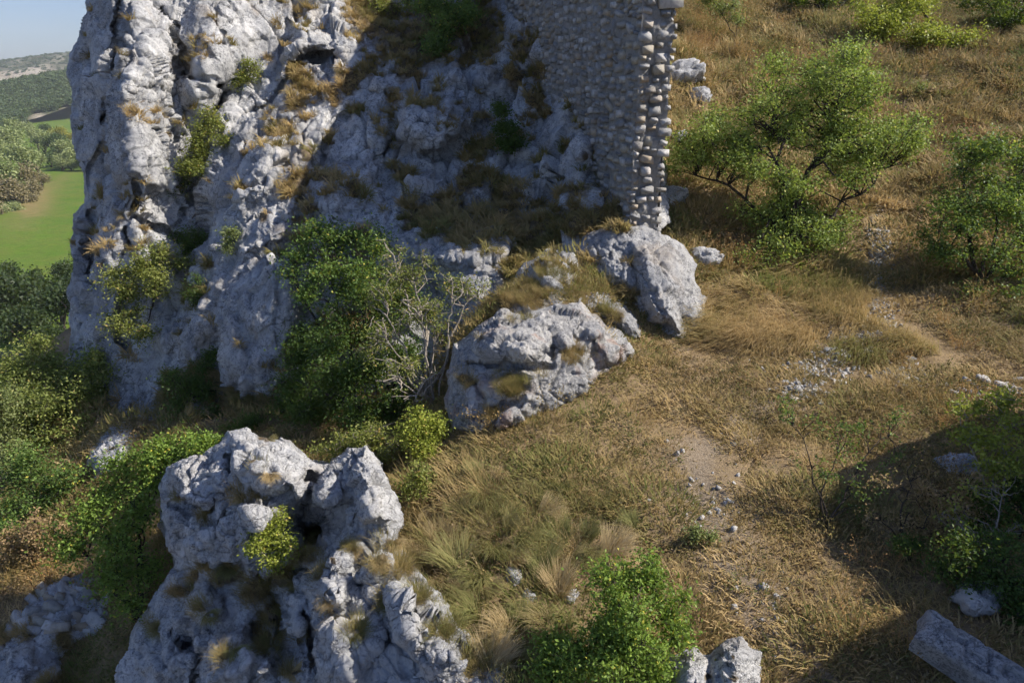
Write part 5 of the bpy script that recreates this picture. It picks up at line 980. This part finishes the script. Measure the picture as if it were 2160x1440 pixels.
shrub('shrub', 'pale tuft of leaves on the open hillside right of the trees', (1955,205,25), [(1950,195,0,34),(1990,215,0,22)], 1000, .06, 'grey', seed=9, stem=.02, spread=.16)
# --- on the cliff
def cl_base(px, py): return (px, py, float(np.interp(0, [0], [PX(on_relief(CL, px, py)[0])[2]])))
def crb(px, py): return (px, py, float(PX(on_relief(CR, px, py)[0])[2]))
shrub('shrub', 'green shrub in shade on the cliff top under the wall', cl_base(930,110), [(940,40,-.5,55),(900,10,-.3,40),(985,30,-.4,40),(930,95,-.6,44),(960,-20,0,50)], 5200, .075, 'mid', seed=10, stem=.05, spread=.19, snap=False)
shrub('shrub', 'dry olive shrub beside the cliff top block', cl_base(800,20), [(790,10,-.2,34),(850,5,-.2,30)], 1200, .06, 'olive', seed=11, stem=.03, spread=.16, snap=False)
shrub('shrub', 'narrow dark shrub growing in the shaded middle of the cliff', cl_base(1080,320), [(1060,230,-.3,22),(1070,270,-.4,26),(1085,310,-.4,30),(1060,300,-.3,22)], 2400, .06, 'deep', seed=12, stem=.03, spread=.13, snap=False)
shrub('shrub', 'olive shrub filling the cleft beside the white pillar', cl_base(435,350), [(440,270,-.3,34),(430,310,-.4,36),(415,350,-.5,38),(445,240,-.2,22),(470,300,-.3,20)], 3600, .06, 'olive', seed=13, stem=.035, spread=.15, snap=False, bare=.1)
shrub('shrub', 'grey twiggy shrub at the lower end of the cleft', cl_base(420,395), [(380,390,-.5,36,.6),(430,380,-.5,30),(360,370,-.4,20)], 900, .05, 'deep', wood='twig', seed=14, stem=.03, spread=.13, snap=False, bare=.35, twigr=.008)
shrub('shrub', 'small yellow-green shrub on the upper white cliff face', cl_base(520,165), [(530,135,-.3,20),(510,160,-.3,22),(500,175,-.3,16),(540,150,-.3,14)], 1300, .055, 'olive', seed=15, stem=.025, spread=.12, snap=False)
shrub('shrub', 'pale olive shrub at the foot of the white pillar', cl_base(330,620), [(250,595,-.9,40,.7),(300,570,-.8,46),(345,530,-.5,36),(280,640,-.9,46),(250,680,-1,36),(330,600,-.9,40),(300,700,-1,30),(380,550,-.4,26)], 5600, .06, 'olive', seed=16, stem=.045, spread=.16, snap=False)
shrub('shrub', 'dark shrub in the hollow behind the pillar foot', cl_base(400,540), [(390,510,-.2,36),(420,490,-.2,30),(370,560,-.3,30)], 1900, .06, 'deep', seed=17, stem=.035, spread=.15, snap=False)
shrub('shrub', 'bare grey branches leaning out of the hollow by the pillar foot', cl_base(395,570), [(350,550,-.8,34,.6),(330,520,-.7,26),(370,530,-.6,24)], 160, .05, 'olive', wood='twig', seed=18, stem=.03, spread=.13, snap=False, bare=.6, twigr=.010)
shrub('shrub', 'small green sprig on the shaded face near the pillar', cl_base(415,640), [(412,620,-.2,22,1.3),(420,590,-.2,14)], 700, .05, 'deep', seed=19, stem=.02, spread=.1, snap=False)
shrub('shrub', 'small pale shrub on the sunlit ledge edge of the cliff', cl_base(492,520), [(480,500,-.2,18),(492,490,-.2,14),(475,520,-.2,12)], 700, .05, 'grey', seed=20, stem=.02, spread=.1, snap=False)
shrub('shrub', 'small shrub halfway down the left rock face', cl_base(440,760), [(445,750,-.3,24),(430,770,-.3,18)], 700, .05, 'deep', seed=21, stem=.02, spread=.1, snap=False)
# --- the gully between cliff and boulder
shrub('shrub', 'bright green shrub against the cliff in the gully', (740,730,14.9), [(690,500,.6,60),(640,530,.5,48),(740,510,.7,50),(610,570,.6,30),(700,570,.2,60),(760,580,.3,60),(720,640,0,60),(660,620,.1,40),(790,520,.6,50)], 7000, .06, 'mid', seed=22, stem=.05, spread=.16)
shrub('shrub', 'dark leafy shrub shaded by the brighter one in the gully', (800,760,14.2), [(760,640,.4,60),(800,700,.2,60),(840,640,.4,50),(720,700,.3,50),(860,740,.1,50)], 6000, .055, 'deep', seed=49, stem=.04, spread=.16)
shrub('shrub', 'straggly shrub with pale arching twigs leaning left of the boulder', (900,800,12.9), [(870,580,.2,60),(820,540,.5,46),(950,590,.3,50),(800,620,-.2,44),(880,660,-.2,66),(820,700,-.5,54),(850,760,-.6,50),(920,700,-.1,40),(1000,600,.4,36),(780,740,-.6,30)], 4000, .042, 'olive', wood='twig', seed=23, stem=.035, spread=.11, bare=.35, twigr=.012, stems=6)
shrub('shrub', 'drooping bare pale twigs of a dead shrub beside the boulder', (915,790,12.5), [(830,800,-.5,50),(870,830,-.6,40),(910,800,-.5,36),(800,690,-.4,40),(880,640,-.2,50),(960,610,.2,44)], 200, .04, 'olive', wood='twig', seed=47, stem=.03, spread=.11, bare=.6, twigr=.013, stems=5)
shrub('shrub', 'dark green shrub low in the gully below the straggly one', (770,930,13), [(700,800,.3,70),(760,780,.2,70),(660,860,.6,60),(740,880,-.1,70),(820,860,-.2,60),(690,740,.6,50),(620,800,.8,40)], 9000, .055, 'deep', seed=24, stem=.045, spread=.16)
shrub('shrub', 'dark shrub in the gully right under the cliff foot', (640,880,14.4), [(630,760,.4,50),(660,820,.2,60),(610,840,.3,50),(700,880,0,50),(640,700,.6,36)], 6000, .05, 'deep', seed=46, stem=.035, spread=.16)
shrub('shrub', 'shaded olive shrub behind the twin tops of the crag', (760,970,11.6), [(720,930,.2,44),(780,920,0,50),(820,950,-.2,40),(690,950,.3,30)], 2600, .04, 'olive', wood='twig', seed=25, stem=.025, spread=.11, bare=.2, twigr=.007)
shrub('shrub', 'small sunlit yellow-green shrub left of the big boulder', (890,980,11), [(895,880,0,40),(870,910,-.1,32),(920,910,0,34),(895,950,-.1,32)], 3600, .042, 'yellow', seed=26, stem=.02, spread=.09)
shrub('shrub', 'low green weeds beside the right top of the crag', (885,1040,9.7), [(880,1000,.1,40,.7),(870,1040,0,30,.7),(910,1030,.1,34,.7)], 1300, .035, 'olive', seed=27, stem=.012, spread=.09)
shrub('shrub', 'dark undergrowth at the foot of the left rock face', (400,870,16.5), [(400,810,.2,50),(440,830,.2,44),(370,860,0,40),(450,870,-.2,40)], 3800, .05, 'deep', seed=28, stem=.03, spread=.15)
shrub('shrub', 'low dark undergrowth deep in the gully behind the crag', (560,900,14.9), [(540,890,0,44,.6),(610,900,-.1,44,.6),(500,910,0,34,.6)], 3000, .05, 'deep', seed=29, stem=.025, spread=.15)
# --- left edge
shrub('tree', 'large sunlit yellow-green tree at the left edge', (110,1000,19.5), [(60,800,0,80),(130,790,0,70),(200,780,.2,60),(90,860,-.5,80),(170,850,-.4,70),(30,880,-.6,70),(220,840,0,40),(140,920,-.8,70),(60,940,-.9,60),(215,760,.4,40),(80,745,.3,44),(180,960,-.9,60),(20,800,0,60),(100,990,-1,60)], 17000, .07, 'tan', seed=30, stem=.08, cat='tree', spread=.2)
shrub('tree', 'soft bluish green tree cut by the left edge', (-20,1010,18), [(10,850,0,60),(0,930,-.3,70),(-40,870,0,70),(40,990,-.5,50)], 5200, .06, 'grey', seed=31, stem=.06, cat='tree', spread=.18)
shrub('shrub', 'shaded green shrub below the large tree at the left edge', (90,1130,15.4), [(70,1000,.2,70),(140,1010,.2,70),(30,1060,0,60),(110,1070,-.1,60),(20,1130,-.4,50)], 7600, .055, 'mid', seed=32, stem=.045, spread=.16)
shrub('shrub', 'brown withered shrub at the left edge above the dry slope', (70,1180,13.9), [(70,1110,0,50),(110,1130,0,36),(30,1150,0,40),(60,1170,-.1,36)], 2600, .05, 'brown', seed=33, stem=.03, spread=.14)
shrub('shrub', 'bright green shrub directly left of the white crag', (270,1220,11.8), [(270,980,.4,56),(300,1020,.2,50),(230,1040,.3,50),(300,1090,0,54),(240,1110,0,56),(270,1170,-.2,60),(160,1150,.1,44),(200,1090,.2,50),(230,1220,-.4,50),(300,1200,-.2,46),(270,1270,-.6,34),(130,1120,.2,30),(330,1000,.1,30)], 9000, .05, 'bright', seed=34, stem=.04, spread=.15)
shrub('shrub', 'bright green shrub peeping from behind the crag top', (370,990,11.9), [(360,950,0,40),(410,935,0,34),(330,960,0,36),(440,930,0,24)], 3200, .048, 'bright', seed=35, stem=.025, spread=.12)
# --- in front
shrub('shrub', 'small yellow-green shrub growing out of the crag', crb(590,1185), [(575,1130,-.3,40),(550,1150,-.3,34),(605,1150,-.3,28),(590,1100,-.2,24),(570,1180,-.35,30)], 2600, .032, 'yellow', wood='twig', seed=36, stem=.014, spread=.07, snap=False, twigr=.004)
shrub('shrub', 'lush glossy green shrub at the lower edge of the meadow', (1320,1450,6.85), [(1340,1200,.1,62),(1300,1250,0,70),(1400,1260,.1,64),(1350,1320,-.2,84),(1280,1330,-.1,66),(1420,1340,0,54),(1300,1400,-.3,78),(1380,1400,-.3,66),(1220,1400,-.1,66),(1170,1360,.1,44),(1160,1420,0,50)], 13000, .036, 'bright', seed=37, stem=.022, spread=.075, aspect=.5, twigr=.004)
shrub('shrub', 'sparse thin shrub with bare stems beside the path', (1740,1110,8.75), [(1700,890,.3,50),(1770,930,.2,60),(1840,890,.3,56),(1730,1000,.1,60),(1820,1000,.1,60),(1880,960,.2,44),(1670,860,.4,24),(1900,880,.4,24),(1800,1060,0,40)], 900, .034, 'mid', wood='bark', seed=38, stem=.016, spread=.07, bare=.3, twigr=.004, limbs=1)
shrub('shrub', 'dry grey-stemmed shrub just right of the sparse one', (1900,1140,8.4), [(1880,1020,.1,46),(1930,990,.1,44),(1920,1070,0,44),(1850,1090,0,36)], 220, .034, 'brown', wood='bark', seed=39, stem=.014, spread=.08, bare=.3, twigr=.004)
shrub('shrub', 'leafy yellow-green shrub with grey twigs at the right edge', (2110,1070,8.4), [(2050,860,.3,50),(2110,850,.2,50),(2150,890,.1,50),(2080,920,.1,50),(2030,910,.2,34),(2150,960,0,50),(2100,980,0,50)], 2400, .042, 'yellow', wood='twig', seed=40, stem=.02, spread=.08, bare=.1, twigr=.005, limbs=2)
shrub('shrub', 'tangle of leafless grey twigs in the dark corner', (2090,1180,7.9), [(2060,1040,.2,60),(2120,1020,.2,60),(2030,1090,.1,50),(2130,1110,0,60),(2060,1140,0,60),(2000,1080,.2,40)], 260, .036, 'yellow', wood='twig', seed=41, stem=.016, spread=.08, bare=.75, twigr=.005, limbs=3)
shrub('shrub', 'dark bramble thicket behind the carved block', (2090,1230,7.3), [(2040,1170,.2,50),(2110,1160,.2,60),(2150,1220,0,60),(2070,1230,0,50),(1990,1200,.2,44),(2140,1290,-.2,50)], 3600, .034, 'deep', wood='bark', seed=44, stem=.014, spread=.09, bare=.2, twigr=.004)
shrub('shrub', 'dark bramble thicket at the right edge under the grey twigs', (2150,1110,8.2), [(2100,1060,.2,60),(2160,1040,.2,60),(2040,1110,.1,50),(2170,1110,0,60)], 3000, .036, 'deep', wood='bark', seed=45, stem=.014, spread=.1, bare=.2, twigr=.004)
shrub('shrub', 'rusty dry thicket between the sparse shrub and the dark corner', (2000,1130,8.2), [(1960,1060,.1,50),(2020,1080,.1,50),(1980,1120,0,50),(2040,1010,.2,44),(1940,1110,0,36)], 1500, .03, 'brown', wood='bark', seed=48, stem=.012, spread=.08, bare=.2, twigr=.004)
shrub('shrub', 'low green sprig near the dark corner', (1920,1180,8.0), [(1905,1150,0,30,.6),(1930,1145,0,24,.6)], 700, .03, 'deep', seed=42, stem=.01, spread=.06)
shrub('shrub', 'low blue-green weed on the trampled ground', (1480,1150,8.5), [(1470,1125,0,24,.6),(1500,1130,0,18,.6)], 500, .03, 'grey', seed=43, stem=.008, spread=.05)
# ------------------------------------------------------------------ air
def haze_box():
    x0, x1, y0, y1, z0, z1 = -5900, 5900, -560, 2760, -46, 170
    V = np.array([(x, y, z) for x in (x0, x1) for y in (y0, y1) for z in (z0, z1)]); Fq = np.array([(0, 1, 3, 2), (4, 6, 7, 5), (0, 4, 5, 1), (2, 3, 7, 6), (0, 2, 6, 4), (1, 5, 7, 3)])
    m = bpy.data.materials.new('haze'); m.use_nodes = True; t = m.node_tree
    for n in list(t.nodes):
        if n.type == 'BSDF_PRINCIPLED': t.nodes.remove(n)
    pv = t.nodes.new('ShaderNodeVolumePrincipled'); pv.inputs['Density'].default_value = 0.00013; pv.inputs['Color'].default_value = (0.86, 0.92, 1, 1); t.links.new(pv.outputs[0], t.nodes['Material Output'].inputs['Volume'])
    o = link('haze', mesh_np('haze', V, Fq), m); tag(o, 'thin bluish haze over the valley and far hills', 'haze', kind='stuff')
haze_box()
